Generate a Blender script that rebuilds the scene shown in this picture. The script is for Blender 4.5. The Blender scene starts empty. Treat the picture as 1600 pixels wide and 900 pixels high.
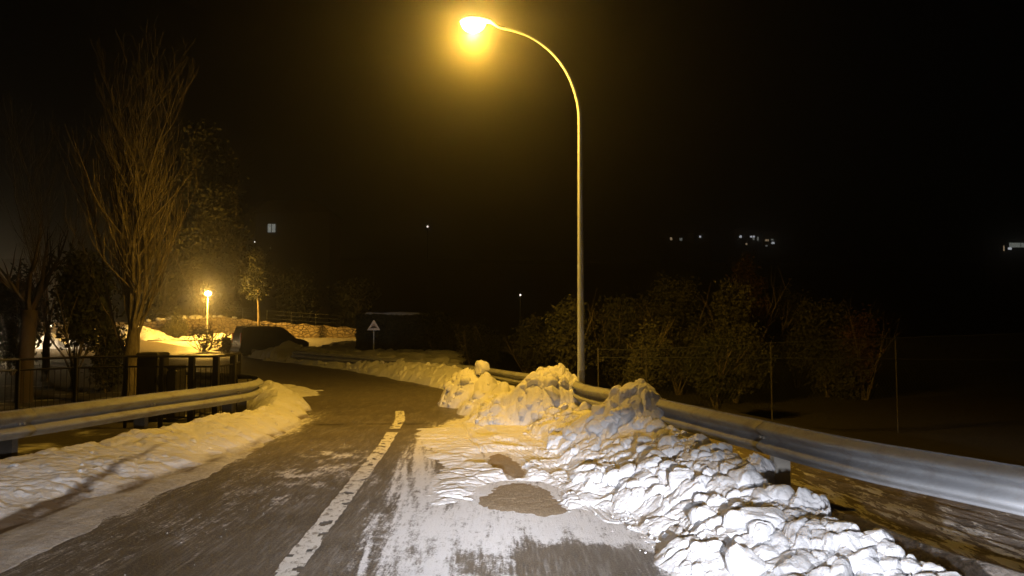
import bpy, math, random
import numpy as np
from mathutils import Vector, Matrix

# ------------------------------------------------------------------ camera, world, lights, exposure
sc = bpy.context.scene
C = sc.collection
R = math.radians
F_PX, HOR, CAM_H = 1155.0, 515.0, 1.6
PITCH = math.atan((HOR - 450) / F_PX)
cd = bpy.data.cameras.new('camera')
cam = bpy.data.objects.new('camera', cd); C.objects.link(cam)
cd.sensor_width = 36.0
cd.lens = 36.0 * F_PX / 1600
cd.clip_start = 0.05; cd.clip_end = 1500
cam.location = (0, 0, CAM_H)
cam.rotation_euler = (math.pi / 2 + PITCH, 0, 0)
sc.camera = cam

w = bpy.data.worlds.new('World'); sc.world = w; w.use_nodes = True
wn = w.node_tree.nodes; wl = w.node_tree.links
bg = wn['Background']
sky = wn.new('ShaderNodeTexSky'); sky.sky_type = 'NISHITA'; sky.sun_disc = False
sky.sun_elevation = R(12); sky.sun_rotation = R(200)
wl.new(sky.outputs[0], bg.inputs['Color'])
bg.inputs['Strength'].default_value = 0.00012

vs = sc.view_settings
vs.view_transform = 'Standard'; vs.look = 'None'; vs.exposure = 0.0; vs.gamma = 1.0
vs.use_curve_mapping = False
sc.cycles.use_denoising = True
sc.cycles.max_bounces = 5
sc.cycles.diffuse_bounces = 3
sc.cycles.glossy_bounces = 2
sc.cycles.volume_bounces = 0
sc.cycles.sample_clamp_indirect = 4.0
sc.cycles.volume_step_rate = 4.0

SODIUM = (1.0, 0.535, 0.05)
LAMP_P, FAR_P, HEAD_P = 2150.0, 8500.0, 3900.0
GLOW_D, GLOW_G = 0.0064, 0.94

def add_light(name, kind, loc, power, color, radius):
    l = bpy.data.lights.new(name, kind); l.energy = power; l.color = color; l.shadow_soft_size = radius
    o = bpy.data.objects.new(name, l); C.objects.link(o); o.location = loc
    return o

# low-beam headlights of the vehicle the picture was taken from
for hx in (-0.45, 0.85):
    h = add_light('headlight_beam', 'SPOT', (hx, 0.7, 0.86), HEAD_P, (0.90, 0.92, 1.0), 0.05)
    h.rotation_euler = (R(90), 0, 0)
    h.data.spot_size = R(150); h.data.spot_blend = 0.4
    h.data.use_nodes = True
    nt = h.data.node_tree; N = nt.nodes; L = nt.links
    em = N['Emission']
    tc = N.new('ShaderNodeTexCoord'); sp = N.new('ShaderNodeSeparateXYZ')
    L.new(tc.outputs['Normal'], sp.inputs[0])
    def mth(op, a, b=None, c=None, clamp=False):
        n = N.new('ShaderNodeMath'); n.operation = op; n.use_clamp = clamp
        for i, v in enumerate((a, b, c)):
            if v is None: continue
            if isinstance(v, (int, float)): n.inputs[i].default_value = v
            else: L.new(v, n.inputs[i])
        return n.outputs[0]
    az = mth('ABSOLUTE', sp.outputs[2])
    el = mth('DIVIDE', sp.outputs[1], az)            # tan of elevation, positive upwards
    ax = mth('DIVIDE', sp.outputs[0], az)            # tan of azimuth, positive to the right
    def mr(v, a, b, c, d, interp='SMOOTHSTEP'):
        n = N.new('ShaderNodeMapRange'); n.interpolation_type = interp; n.clamp = True
        L.new(v, n.inputs[0])
        for i, q in enumerate((a, b, c, d)): n.inputs[i + 1].default_value = q
        return n.outputs[0]
    cut = mth('ADD', mr(el, -0.058, -0.022, 0.975, 0.0), mr(el, 0.045, 0.075, 0.095, 0.004))           # dipped beam: sharp cutoff just under the horizon
    low = mr(el, -0.105, -0.055, 1.0, 0.24)            # the near field is brighter than the strip below the cutoff
    foot = mr(el, -0.28, -0.12, 0.17, 1.0)          # falls off again right in front of the bumper
    side = mr(ax, -0.48, -0.06, 0.20, 1.0)
    side2 = mth('ADD', mr(ax, 0.04, 0.30, 1.0, 0.095), mr(ax, 0.50, 0.68, 0.0, 0.40))
    sign_lobe = mth('MULTIPLY', mth('MULTIPLY', mr(ax, -0.165, -0.135, 1.0, 0.0), mr(ax, -0.245, -0.215, 0.0, 1.0)), mth('MULTIPLY', mr(el, 0.04, 0.055, 1.0, 0.0), mr(el, -0.005, 0.012, 0.0, 1.0)))  # added beam lobe aimed at the warning sign to brighten it
    cut = mth('ADD', cut, mth('MULTIPLY', sign_lobe, 3.0))
    s = mth('MULTIPLY', cut, low); s = mth('MULTIPLY', s, foot)
    s = mth('MULTIPLY', s, side); s = mth('MULTIPLY', s, side2)
    L.new(s, em.inputs['Strength'])

# ------------------------------------------------------------------ helpers
def G(px, py, z=0.0):
    u = (px - 800) / F_PX; v = (450 - py) / F_PX
    d = Vector((u, math.cos(PITCH) - v * math.sin(PITCH), math.sin(PITCH) + v * math.cos(PITCH)))
    t = (z - CAM_H) / d.z
    return Vector((0, 0, CAM_H)) + d * t
def AT(px, py, Y):
    u = (px - 800) / F_PX; v = (450 - py) / F_PX
    d = Vector((u, math.cos(PITCH) - v * math.sin(PITCH), math.sin(PITCH) + v * math.cos(PITCH)))
    return Vector((0, 0, CAM_H)) + d * (Y / d.y)

def hsh(ix, iy, k=0):
    a = (ix.astype(np.int64) * 374761393 + iy.astype(np.int64) * 668265263 + int(k) * 2246822519) & 0xffffffff
    a = ((a ^ (a >> 13)) * 1274126177) & 0xffffffff
    a = ((a ^ (a >> 16)) * 2654435761) & 0xffffffff
    return ((a ^ (a >> 15)) & 0xffffff) / float(0xffffff)
def vnoise(x, y, k=0):
    ix = np.floor(x); iy = np.floor(y); fx = x - ix; fy = y - iy
    fx = fx * fx * (3 - 2 * fx); fy = fy * fy * (3 - 2 * fy)
    a = hsh(ix, iy, k); b = hsh(ix + 1, iy, k); c = hsh(ix, iy + 1, k); d = hsh(ix + 1, iy + 1, k)
    return (a * (1 - fx) + b * fx) * (1 - fy) + (c * (1 - fx) + d * fx) * fy
def fbm(x, y, oct=4, k=0):
    s = 0; a = 0.5; t = 0
    for i in range(oct):
        s = s + a * vnoise(x, y, k + i); t += a; a *= 0.5; x = x * 2.03 + 7.1; y = y * 2.03 + 3.7
    return s / t
def voro(x, y, k=0):
    ix = np.floor(x); iy = np.floor(y)
    F1 = np.full(x.shape, 9.0); F2 = np.full(x.shape, 9.0); cid = np.zeros(x.shape)
    for dx in (-1, 0, 1):
        for dy in (-1, 0, 1):
            cx = ix + dx; cy = iy + dy
            px_ = cx + 0.1 + 0.8 * hsh(cx, cy, k); py_ = cy + 0.1 + 0.8 * hsh(cx, cy, k + 17)
            d = np.hypot(x - px_, y - py_)
            m = d < F1
            F2 = np.where(m, F1, np.minimum(F2, d)); cid = np.where(m, hsh(cx, cy, k + 31), cid); F1 = np.where(m, d, F1)
    return F1, F2, cid
def sstep(a, b, x):
    t = np.clip((x - a) / (b - a), 0, 1); return t * t * (3 - 2 * t)

def mesh_np(name, V, Fq, mat=None, parent=None, smooth=True, attrs=None):
    """V (n,3); Fq (m,k) with k 3 or 4, or list of faces"""
    me = bpy.data.meshes.new(name)
    V = np.asarray(V, dtype=np.float32)
    if isinstance(Fq, np.ndarray):
        k = Fq.shape[1]
        me.vertices.add(len(V)); me.vertices.foreach_set('co', V.ravel())
        me.loops.add(Fq.size); me.loops.foreach_set('vertex_index', Fq.ravel().astype(np.int32))
        me.polygons.add(len(Fq)); me.polygons.foreach_set('loop_start', (np.arange(len(Fq)) * k).astype(np.int32))
        me.update(calc_edges=True)
    else:
        me.from_pydata([tuple(map(float, v)) for v in V], [], Fq); me.update()
    if attrs:
        for an, av in attrs.items():
            at = me.attributes.new(an, 'FLOAT', 'POINT'); at.data.foreach_set('value', np.asarray(av, dtype=np.float32).ravel())
    if smooth: me.polygons.foreach_set('use_smooth', [True] * len(me.polygons))
    if mat: me.materials.append(mat)
    o = bpy.data.objects.new(name, me); C.objects.link(o)
    if parent: o.parent = parent
    return o
def tag(o, label=None, cat=None, group=None, kind=None):
    if label: o['label'] = label
    if cat: o['category'] = cat
    if group: o['group'] = group
    if kind: o['kind'] = kind
    return o
def empty(name, loc=(0, 0, 0), rz=0.0, label=None, cat=None, group=None):
    o = bpy.data.objects.new(name, None); C.objects.link(o); o.location = loc; o.rotation_euler = (0, 0, rz)
    return tag(o, label, cat, group)
def copy_tree(o, parent=None):
    c = o.copy(); C.objects.link(c); c.parent = parent
    for ch in list(o.children): copy_tree(ch, c)
    return c

class MB:
    """collects simple shapes; build() links them as one mesh object"""
    def __init__(s): s.v = []; s.f = []
    def add(s, vs_, fs_):
        o = len(s.v); s.v += [tuple(v) for v in vs_]; s.f += [tuple(i + o for i in f) for f in fs_]
    def box(s, c, size, rz=0.0, bev=0.0):
        x, y, z = [q / 2 for q in size]; cr, sr = math.cos(rz), math.sin(rz)
        b = min(bev, x * .9, y * .9, z * .9)
        if b <= 0:
            pts = [(sx * x, sy * y, sz * z) for sz in (-1, 1) for sx, sy in ((-1, -1), (1, -1), (1, 1), (-1, 1))]
            fs = [(3, 2, 1, 0), (4, 5, 6, 7), (0, 1, 5, 4), (1, 2, 6, 5), (2, 3, 7, 6), (3, 0, 4, 7)]
        else:
            pts = []; 
            for (zz, ins) in ((-z, b), (-z + b, 0), (z - b, 0), (z, b)):
                xx = x - ins; yy = y - ins
                for (px_, py_) in ((-xx + (b if not ins else 0), -yy), (xx - (b if not ins else 0), -yy), (xx, -yy + (b if not ins else 0)), (xx, yy - (b if not ins else 0)),
                                 (xx - (b if not ins else 0), yy), (-xx + (b if not ins else 0), yy), (-xx, yy - (b if not ins else 0)), (-xx, -yy + (b if not ins else 0))):
                    pts.append((px_, py_, zz))
            fs = [tuple(range(7, -1, -1)), tuple(range(24, 32))]
            for r in range(3):
                for i in range(8):
                    j = (i + 1) % 8; fs.append((r * 8 + i, r * 8 + j, r * 8 + 8 + j, r * 8 + 8 + i))
        s.add([(c[0] + p[0] * cr - p[1] * sr, c[1] + p[0] * sr + p[1] * cr, c[2] + p[2]) for p in pts], fs)
    def tube(s, pts, rad, n=8, cap=True):
        pts = [Vector(p) for p in pts]
        if not isinstance(rad, (list, tuple)): rad = [rad] * len(pts)
        o = len(s.v); up = Vector((0.31, 0.17, 0.93))
        for i, p in enumerate(pts):
            d = (pts[min(i + 1, len(pts) - 1)] - pts[max(i - 1, 0)]).normalized()
            if i == 0 or True:
                a = d.cross(up)
                if a.length < 0.2: a = d.cross(Vector((1, 0, 0)))
                a.normalize()
                if i and a.dot(pa) < 0: a = -a
                pa = a
            b = d.cross(a)
            for k in range(n):
                t = 2 * math.pi * k / n
                s.v.append(tuple(p + (a * math.cos(t) + b * math.sin(t)) * rad[i]))
        for i in range(len(pts) - 1):
            for k in range(n):
                k2 = (k + 1) % n
                s.f.append((o + i * n + k, o + i * n + k2, o + (i + 1) * n + k2, o + (i + 1) * n + k))
        if cap:
            s.f.append(tuple(o + k for k in range(n))); s.f.append(tuple(o + (len(pts) - 1) * n + k for k in range(n - 1, -1, -1)))
    def prism(s, poly, axis_o, ax, ay, ex):
        """poly of (a,b) in plane ax,ay at axis_o, extruded by vector ex"""
        axis_o = Vector(axis_o); ax = Vector(ax); ay = Vector(ay); ex = Vector(ex); n = len(poly)
        p0 = [axis_o + ax * a + ay * b for a, b in poly]
        s.add([tuple(p) for p in p0] + [tuple(p + ex) for p in p0],
              [tuple(range(n)), tuple(range(2 * n - 1, n - 1, -1))] + [(i, i + n, (i + 1) % n + n, (i + 1) % n) for i in range(n)])
    def build(s, name, mat, parent=None, smooth=False):
        o = mesh_np(name, s.v if s.v else [(0, 0, 0)], s.f, mat, parent, smooth=False)
        if smooth:
            me = o.data; me.polygons.foreach_set('use_smooth', [True] * len(me.polygons))
            try: me.set_sharp_from_angle(angle=R(40))
            except Exception: pass
        return o

def catmull(P, n=12):
    P = [np.array(p, float) for p in P]; out = []
    Q = [2 * P[0] - P[1]] + P + [2 * P[-1] - P[-2]]
    for i in range(1, len(Q) - 2):
        for k in range(n):
            t = k / n; a, b, c, d = Q[i - 1], Q[i], Q[i + 1], Q[i + 2]
            out.append(0.5 * ((2 * b) + (-a + c) * t + (2 * a - 5 * b + 4 * c - d) * t * t + (-a + 3 * b - 3 * c + d) * t ** 3))
    out.append(Q[-2]); return np.array(out)
def resample(P, step):
    P = np.array(P, float); d = np.hypot(*(P[1:, :2] - P[:-1, :2]).T); s = np.r_[0, np.cumsum(d)]
    n = max(2, int(s[-1] / step) + 1); t = np.linspace(0, s[-1], n)
    return np.stack([np.interp(t, s, P[:, k]) for k in range(P.shape[1])], 1)

# ------------------------------------------------------------------ materials
def mat(name, base=(0.5, 0.5, 0.5), rough=0.7, metal=0.0, spec=0.5):
    m = bpy.data.materials.new(name); m.use_nodes = True
    b = m.node_tree.nodes['Principled BSDF']
    b.inputs['Base Color'].default_value = (*base, 1); b.inputs['Roughness'].default_value = rough
    b.inputs['Metallic'].default_value = metal; b.inputs['Specular IOR Level'].default_value = spec
    return m
class NT:
    def __init__(s, m): s.n = m.node_tree.nodes; s.l = m.node_tree.links; s.b = s.n['Principled BSDF']
    def put(s, i, v):
        if hasattr(v, 'is_output') or isinstance(v, bpy.types.NodeSocket): s.l.new(v, i)
        else: i.default_value = v
    def coord(s): return s.n.new('ShaderNodeTexCoord').outputs['Object']
    def geo(s): return s.n.new('ShaderNodeNewGeometry').outputs['Position']
    def mapping(s, v, scale=(1, 1, 1), rot=(0, 0, 0), loc=(0, 0, 0)):
        m = s.n.new('ShaderNodeMapping'); s.l.new(v, m.inputs[0]); m.inputs['Scale'].default_value = scale
        m.inputs['Rotation'].default_value = rot; m.inputs['Location'].default_value = loc; return m.outputs[0]
    def noise(s, v, scale, detail=5, rough=0.6, dist=0.0):
        n = s.n.new('ShaderNodeTexNoise'); s.l.new(v, n.inputs['Vector']); n.inputs['Scale'].default_value = scale
        n.inputs['Detail'].default_value = detail; n.inputs['Roughness'].default_value = rough; n.inputs['Distortion'].default_value = dist
        return n.outputs['Fac']
    def voro(s, v, scale, feat='F1'):
        n = s.n.new('ShaderNodeTexVoronoi'); n.feature = feat; s.l.new(v, n.inputs['Vector']); n.inputs['Scale'].default_value = scale
        return n.outputs['Distance']
    def ramp(s, v, a, b, c=0.0, d=1.0):
        n = s.n.new('ShaderNodeMapRange'); n.interpolation_type = 'SMOOTHSTEP'; n.clamp = True; s.l.new(v, n.inputs[0])
        for i, q in enumerate((a, b, c, d)): n.inputs[i + 1].default_value = q
        return n.outputs[0]
    def m(s, op, a, b=None, clamp=False):
        n = s.n.new('ShaderNodeMath'); n.operation = op; n.use_clamp = clamp; s.put(n.inputs[0], a)
        if b is not None: s.put(n.inputs[1], b)
        return n.outputs[0]
    def mix(s, f, a, b):
        n = s.n.new('ShaderNodeMix'); n.data_type = 'RGBA'; s.put(n.inputs[0], f)
        s.put(n.inputs[6], (*a, 1) if isinstance(a, tuple) else a); s.put(n.inputs[7], (*b, 1) if isinstance(b, tuple) else b)
        return n.outputs[2]
    def attr(s, name):
        n = s.n.new('ShaderNodeAttribute'); n.attribute_name = name; return n.outputs['Fac']
    def bump(s, h, strength=0.4, dist=0.01):
        n = s.n.new('ShaderNodeBump'); s.l.new(h, n.inputs['Height']); n.inputs['Strength'].default_value = strength
        n.inputs['Distance'].default_value = dist; s.l.new(n.outputs[0], s.b.inputs['Normal'])
    def col(s, c): s.l.new(c, s.b.inputs['Base Color'])
    def rgh(s, c): s.l.new(c, s.b.inputs['Roughness'])

# snow with dirt, "dirt" attribute raises the dirty share
def snow_mat(name, white=(0.80, 0.80, 0.82), dirt=(0.16, 0.12, 0.085), bump=0.9, dist=0.02, sc_=9.0):
    m = mat(name, white, 0.62, 0, 0.3); t = NT(m); p = t.geo()
    n1 = t.noise(p, 3.0, 6, 0.65); n2 = t.noise(p, 22.0, 4, 0.7)
    d = t.m('ADD', t.attr('dirt'), t.m('MULTIPLY', t.m('SUBTRACT', n1, 0.5), 0.55))
    d = t.m('ADD', d, t.m('MULTIPLY', t.m('SUBTRACT', n2, 0.5), 0.5))
    f = t.ramp(d, 0.12, 0.95)
    c = t.mix(f, white, dirt)
    grit = t.ramp(t.noise(p, 70, 2, 0.5), 0.68, 0.76, 0, 0.55)
    c = t.mix(grit, c, (0.30, 0.25, 0.2))
    t.col(c)
    h = t.m('ADD', t.noise(p, sc_, 6, 0.62), t.m('MULTIPLY', t.noise(p, sc_ * 7, 3, 0.6), 0.35))
    t.bump(h, bump, dist)
    return m
M = {}
M['snow'] = snow_mat('snow', bump=0.95, dist=0.022, sc_=20.0)
M['chunk'] = snow_mat('snow_chunk', sc_=14.0, dist=0.012)

def steel(name, base=(0.34, 0.35, 0.37), rough=0.75, metal=0.0, dirt=(0.20, 0.18, 0.155)):
    m = mat(name, base, rough, metal); t = NT(m); p = t.coord()
    n = t.noise(p, 3.5, 6, 0.7); n2 = t.noise(p, 28, 3, 0.6)
    c = t.mix(t.ramp(n, 0.42, 0.72, 0, 0.75), base, dirt)
    c = t.mix(t.ramp(n2, 0.6, 0.75, 0, 0.4), c, tuple(q * 1.35 for q in base))
    t.col(c); t.rgh(t.ramp(n2, 0.3, 0.7, rough - 0.08, rough + 0.18)); t.bump(n2, 0.15, 0.004)
    return m
M['galv'] = steel('galvanised_steel')
M['post'] = steel('rail_post_steel', (0.58, 0.55, 0.49), 0.6, 0.05, (0.5, 0.46, 0.4))
M['pole'] = steel('pole_steel', (0.52, 0.57, 0.66), 0.55, 0.0, (0.42, 0.45, 0.50))
M['darkpost'] = steel('weathered_post', (0.10, 0.09, 0.075), 0.7, 0.0, (0.06, 0.05, 0.04))
M['black'] = steel('black_paint', (0.02, 0.018, 0.017), 0.45, 0.0, (0.035, 0.028, 0.02))
chain = mat('fence_wire', (0.07, 0.075, 0.075), .7, .0)
M['rubber'] = mat('rubber', (0.015, 0.015, 0.015), 0.85)

# ------------------------------------------------------------------ terrain
def H(x, y):
    x = np.asarray(x, float); y = np.asarray(y, float)
    z = sstep(49, 66, y) * 0.95 * sstep(-4, -12, x)
    z = z + sstep(78, 175, y) * 17 + sstep(170, 330, y) * 14
    z = z - 0.9 * sstep(2.5, 9.0, x - rail_x(y)) * sstep(60, 35, y)
    return z
RAIL_R = [(4.3, 1.2), (3.9, 2.8), (3.2, 4.63), (2.66, 5.87), (2.24, 7.5), (1.83, 9.2), (1.5, 10.4), (1.14, 11.6), (.95, 13.6), (.62, 16), (.1, 18.2), (-.8, 20.6), (-2.3, 23.6), (-4.6, 27.2), (-7.6, 31.6), (-10.6, 36)]
_rr = np.array(RAIL_R)
def rail_x(y): return np.interp(y, _rr[:, 1], _rr[:, 0])

def grid(xs, ys):
    X, Y = np.meshgrid(xs, ys); ny, nx = X.shape
    i = np.arange(ny * nx).reshape(ny, nx)
    Fq = np.stack([i[:-1, :-1], i[:-1, 1:], i[1:, 1:], i[1:, :-1]], -1).reshape(-1, 4)
    return X, Y, Fq
def axis(lo, hi, c0, c1, fine, grow=1.18):
    a = list(np.arange(c0, c1, fine)); s = fine; v = c0
    pre = []
    while v > lo: s *= grow; v -= s; pre.append(v)
    s = fine; v = a[-1]; post = []
    while v < hi: s *= grow; v += s; post.append(v)
    return np.array(pre[::-1] + a + post)

# road edges (left, right) as world polylines, same index = same cross-section
ROAD_L = [(-3.9, -3), (-3.7, 2), (-3.55, 5), (-3.6, 8), (-3.75, 11), (-4.2, 14.5), (-5.3, 18), (-7.6, 22), (-11, 26), (-16, 30.5), (-23, 37), (-31, 46), (-40, 56)]
ROAD_R = [(4.4, -3), (3.6, 2), (2.7, 5), (2.0, 8), (1.3, 11), (0.8, 14.5), (-.1, 18.5), (-2.7, 24.5), (-7.4, 32), (-12.4, 40.5), (-18.6, 49.5), (-27, 58), (-37, 66)]
rl = catmull(ROAD_L, 10); rr_ = catmull(ROAD_R, 10)

# ground
gx = axis(-260, 260, -14, 10, 0.35, 1.12); gy = axis(-12, 600, -2, 36, 0.35, 1.06)
X, Y, Fq = grid(gx, gy)
Z = H(X, Y) - 0.06 + 0.10 * (fbm(X * 0.6, Y * 0.6, 4, 5) - 0.5) * sstep(2, 5, np.abs(X)) 
# keep the ground under the road sheet everywhere
def in_road(X, Y, pad=0.0):
    from numpy import zeros
    poly = np.vstack([rl[:, :2], rr_[::-1, :2]])
    ins = np.zeros(X.shape, bool); n = len(poly); j = n - 1
    for i in range(n):
        xi, yi = poly[i]; xj, yj = poly[j]
        c = ((yi > Y) != (yj > Y)) & (X < (xj - xi) * (Y - yi) / (yj - yi + 1e-12) + xi); ins ^= c; j = i
    return ins
def pad_mask(X, Y, pad):
    m = in_road(X, Y)
    for a in range(0, 360, 45): m |= in_road(X + pad * math.cos(R(a)), Y + pad * math.sin(R(a)))
    return m
dist_pad = pad_mask(X, Y, 1.0) & (Y > 20)
Z = np.where(pad_mask(X, Y, 0.6) | dist_pad, H(X, Y) - 0.14, Z)
snowy = sstep(30, 40, Y) * sstep(90, 70, Y) * sstep(2, -6, X)
snowy = np.maximum(snowy, sstep(-3.9, -4.6, X) * 0.42 * sstep(30, 20, Y))
gm = mat('ground', (0.05, 0.04, 0.03), 0.95); t = NT(gm); p = t.geo()
n1 = t.noise(p, 0.9, 6, 0.62); n2 = t.noise(p, 14, 5, 0.7)
c0 = t.mix(t.ramp(n2, 0.35, 0.7), (0.030, 0.026, 0.016), (0.075, 0.060, 0.038))
f = t.ramp(t.m('ADD', t.attr('snow'), t.m('MULTIPLY', t.m('SUBTRACT', n1, 0.5), 0.9)), 0.45, 0.62)
t.col(t.mix(f, c0, (0.72, 0.71, 0.70))); t.bump(t.m('ADD', n2, t.m('MULTIPLY', n1, 2.0)), 0.8, 0.05)
ground = mesh_np('ground', np.stack([X, Y, Z], -1).reshape(-1, 3), Fq, gm, attrs={'snow': snowy})
tag(ground, kind='structure')

# ------------------------------------------------------------------ road sheet
# lane line centre as a function of y
LL = np.array([(-1.42, 2.0), (-1.47, 4.8), (-1.60, 7.25), (-1.74, 10), (-1.98, 13.2), (-2.5, 16.5), (-3.5, 20)])
def lane_x(y): return np.interp(y, LL[:, 1], LL[:, 0])
def seg_dist(X, Y, P, extra=None):
    """distance to polyline P (n,>=2); returns dist, signed side, interpolated columns P[:,2:]"""
    best = np.full(X.shape, 1e9); side = np.zeros(X.shape); ex = np.zeros(X.shape + (P.shape[1] - 2,))
    for a, b in zip(P[:-1], P[1:]):
        d = b[:2] - a[:2]; L2 = d @ d + 1e-12
        tt = np.clip(((X - a[0]) * d[0] + (Y - a[1]) * d[1]) / L2, 0, 1)
        qx = X - (a[0] + tt * d[0]); qy = Y - (a[1] + tt * d[1]); dd = np.hypot(qx, qy)
        m = dd < best; best = np.where(m, dd, best)
        side = np.where(m, np.sign(d[0] * qy - d[1] * qx), side)
        if ex.shape[-1]: ex = np.where(m[..., None], a[2:] + tt[..., None] * (b[2:] - a[2:]), ex)
    return best, side, ex

nr = len(rl)
# near part: dense rows in y
ys = [2.4]
while ys[-1] < 30: ys.append(ys[-1] + max(0.03, ys[-1] * 0.006))
ys = np.array(ys)
Lx = np.interp(ys, rl[:, 1], rl[:, 0]); Rx = np.interp(ys, rr_[:, 1], rr_[:, 0])
# whole road: loft with resampled rows
def loft(Lp, Rp, nx):
    s = np.linspace(0, 1, nx)[None, :, None]
    return Lp[:, None, :] * (1 - s) + Rp[:, None, :] * s
kk = np.linspace(0, len(ROAD_L) - 1, 420)
ki = np.linspace(0, len(ROAD_L) - 1, nr)
Lp = np.stack([np.interp(kk, ki, rl[:, c]) for c in (0, 1)], 1); Rp = np.stack([np.interp(kk, ki, rr_[:, c]) for c in (0, 1)], 1)
P2 = loft(Lp, Rp, 260); RX = P2[..., 0]; RY = P2[..., 1]
RZ = H(RX, RY) + 0.0
RZ = np.where(RY < 45, 0.0 + 0.0 * RZ, RZ)
# frost streaks run with the wheels: follow the lane direction
def along(X, Y): return X - lane_x(Y) - 0.0
u = along(RX, RY)
fr = np.zeros(RX.shape)
tr = 0.5 * (fbm((RX + 0.15 * RY) * 9, RY * 0.35, 4, 3)) + 0.5 * fbm((RX + 0.10 * RY) * 22, RY * 0.8, 3, 9)
lanemask = sstep(0.15, 0.5, u) * sstep(14.5, 10.5, RY)
fr = lanemask * (0.48 + 2.0 * (tr - 0.45)) + 0.30 * sstep(0.5, 1.6, u) * lanemask
brown = sstep(1.0, 0.4, np.hypot((RX - 0.55) / 1.15, (RY - 5.1) / 0.9) + 0.35 * (fbm(RX * 3, RY * 3, 3, 77) - .5))
footz = sstep(0.55, 0.1, np.interp(RY, [4.2, 5.4, 6.6, 8.2, 10, 12, 14], [1.35, 1.2, 1.05, .72, .55, .1, -.6]) + .1 - RX + 0.3 * (fbm(RX * 4, RY * 3, 4, 78) - .5)) * sstep(16, 14, RY)
fr = np.maximum(fr, 0.95 * sstep(1.5, 0.5, np.hypot((RX + 0.15) / 1.0, (RY - 6.1) / 1.15)) * (0.55 + 0.9 * (fbm(RX * 3, RY * 2, 4, 79) - .4)))
fr = np.maximum(fr, 0.9 * sstep(1.3, 0.6, np.hypot((RX + 0.15) / 1.0, (RY - 12.9) / 1.8) + .5 * (fbm(RX * 2, RY * 2, 3, 81) - .5)))
fr = fr * (1 - 0.92 * brown)
fr = np.maximum(fr, 0.95 * footz)
leftp = sstep(1.6, 0.3, np.hypot((RX + 2.25) / 0.6, (RY - 8.6) / 2.2)) * (fbm(RX * 6, RY * 5, 4, 21) - 0.2) * 1.1
leftp = np.maximum(leftp, .30 * sstep(.42, .62, fbm(RX * 1.6 + .3 * RY, RY * .5, 4, 23)) * sstep(13, 9, RY))
shoulder = sstep(-3.0, -3.75, RX + 0.3 * (fbm(RX * 2, RY * 1.2, 3, 11) - 0.5)) * sstep(16, 12, RY)
fr = np.maximum(np.maximum(fr, leftp), shoulder * 0.75)
fr = np.maximum(fr, 0.5 * sstep(14.5, 11.5, RY) * sstep(9, 12, RY) * sstep(0.6, 1.2, u) * (tr + .3))
frost = np.clip(fr, 0, 0.74)
rm = mat('road_asphalt', (0.06, 0.055, 0.05), 0.6, 0, 0.5); t = NT(rm); p = t.geo()
ps = t.mapping(p, (1.0, 0.16, 1.0), (0, 0, R(-6)))
nS = t.noise(ps, 8, 6, 0.68); nF = t.noise(p, 55, 4, 0.75); nB = t.noise(p, 1.3, 5, 0.6); nP = t.voro(p, 130)
nX = t.noise(p, 7, 6, 0.72)
asph = t.mix(t.ramp(nF, 0.3, 0.75), (0.050, 0.043, 0.036), (0.34, 0.295, 0.245))
asph = t.mix(t.ramp(nP, 0.25, 0.6, 0, 0.5), asph, (0.05, 0.045, 0.04))
asph = t.mix(t.ramp(nB, 0.35, 0.65, 0, 0.55), asph, (0.21, 0.18, 0.145))
v = t.m('ADD', t.attr('frost'), t.m('MULTIPLY', t.m('SUBTRACT', nS, 0.5), 0.75))
v = t.m('ADD', v, t.m('MULTIPLY', t.m('SUBTRACT', nF, 0.5), 0.9))
nM = t.noise(t.mapping(p, (1.0, 0.5, 1.0)), 19, 5, 0.75)
v = t.m('ADD', v, t.m('MULTIPLY', t.m('SUBTRACT', nM, 0.5), 1.1))
v = t.m('ADD', v, t.m('MULTIPLY', t.m('SUBTRACT', nX, 0.5), 0.35))
nL = t.noise(t.mapping(p, (1.0, 0.07, 1.0), (0, 0, R(-7))), 42, 3, 0.6)
v = t.m('ADD', v, t.m('MULTIPLY', t.m('SUBTRACT', nL, 0.5), 0.55))
ff = t.ramp(v, 0.30, 0.72)
asph = t.mix(t.ramp(t.m('ADD', t.m('MULTIPLY', nL, .5), t.m('MULTIPLY', nS, .5)), 0.46, 0.64, 0, .55), asph, (0.36, 0.34, 0.32))
c = t.mix(ff, asph, (0.80, 0.79, 0.80))
sparkle = t.ramp(t.voro(p, 26), 0.035, 0.06, 0.8, 0.0)
c = t.mix(t.m('MULTIPLY', sparkle, t.ramp(t.noise(p, 3, 2), 0.52, 0.6)), c, (0.8, 0.8, 0.8))
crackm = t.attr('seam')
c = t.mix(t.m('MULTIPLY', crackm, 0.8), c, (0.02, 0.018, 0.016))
t.col(c); t.rgh(t.ramp(t.m('ADD', ff, t.m('MULTIPLY', nB, 0.3)), 0, 0.6, 0.42, 0.85))
t.bump(t.m('ADD', t.m('MULTIPLY', nF, 1.0), t.m('ADD', t.m('MULTIPLY', nX, 0.7), t.m('MULTIPLY', nL, .4))), 0.9, 0.018)
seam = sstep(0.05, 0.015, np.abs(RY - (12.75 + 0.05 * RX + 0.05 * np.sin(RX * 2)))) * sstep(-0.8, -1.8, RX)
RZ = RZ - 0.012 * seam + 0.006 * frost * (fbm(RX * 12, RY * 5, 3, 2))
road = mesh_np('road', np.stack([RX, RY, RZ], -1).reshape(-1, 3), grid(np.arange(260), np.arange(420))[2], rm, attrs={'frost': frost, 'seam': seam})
tag(road, kind='structure')

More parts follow.
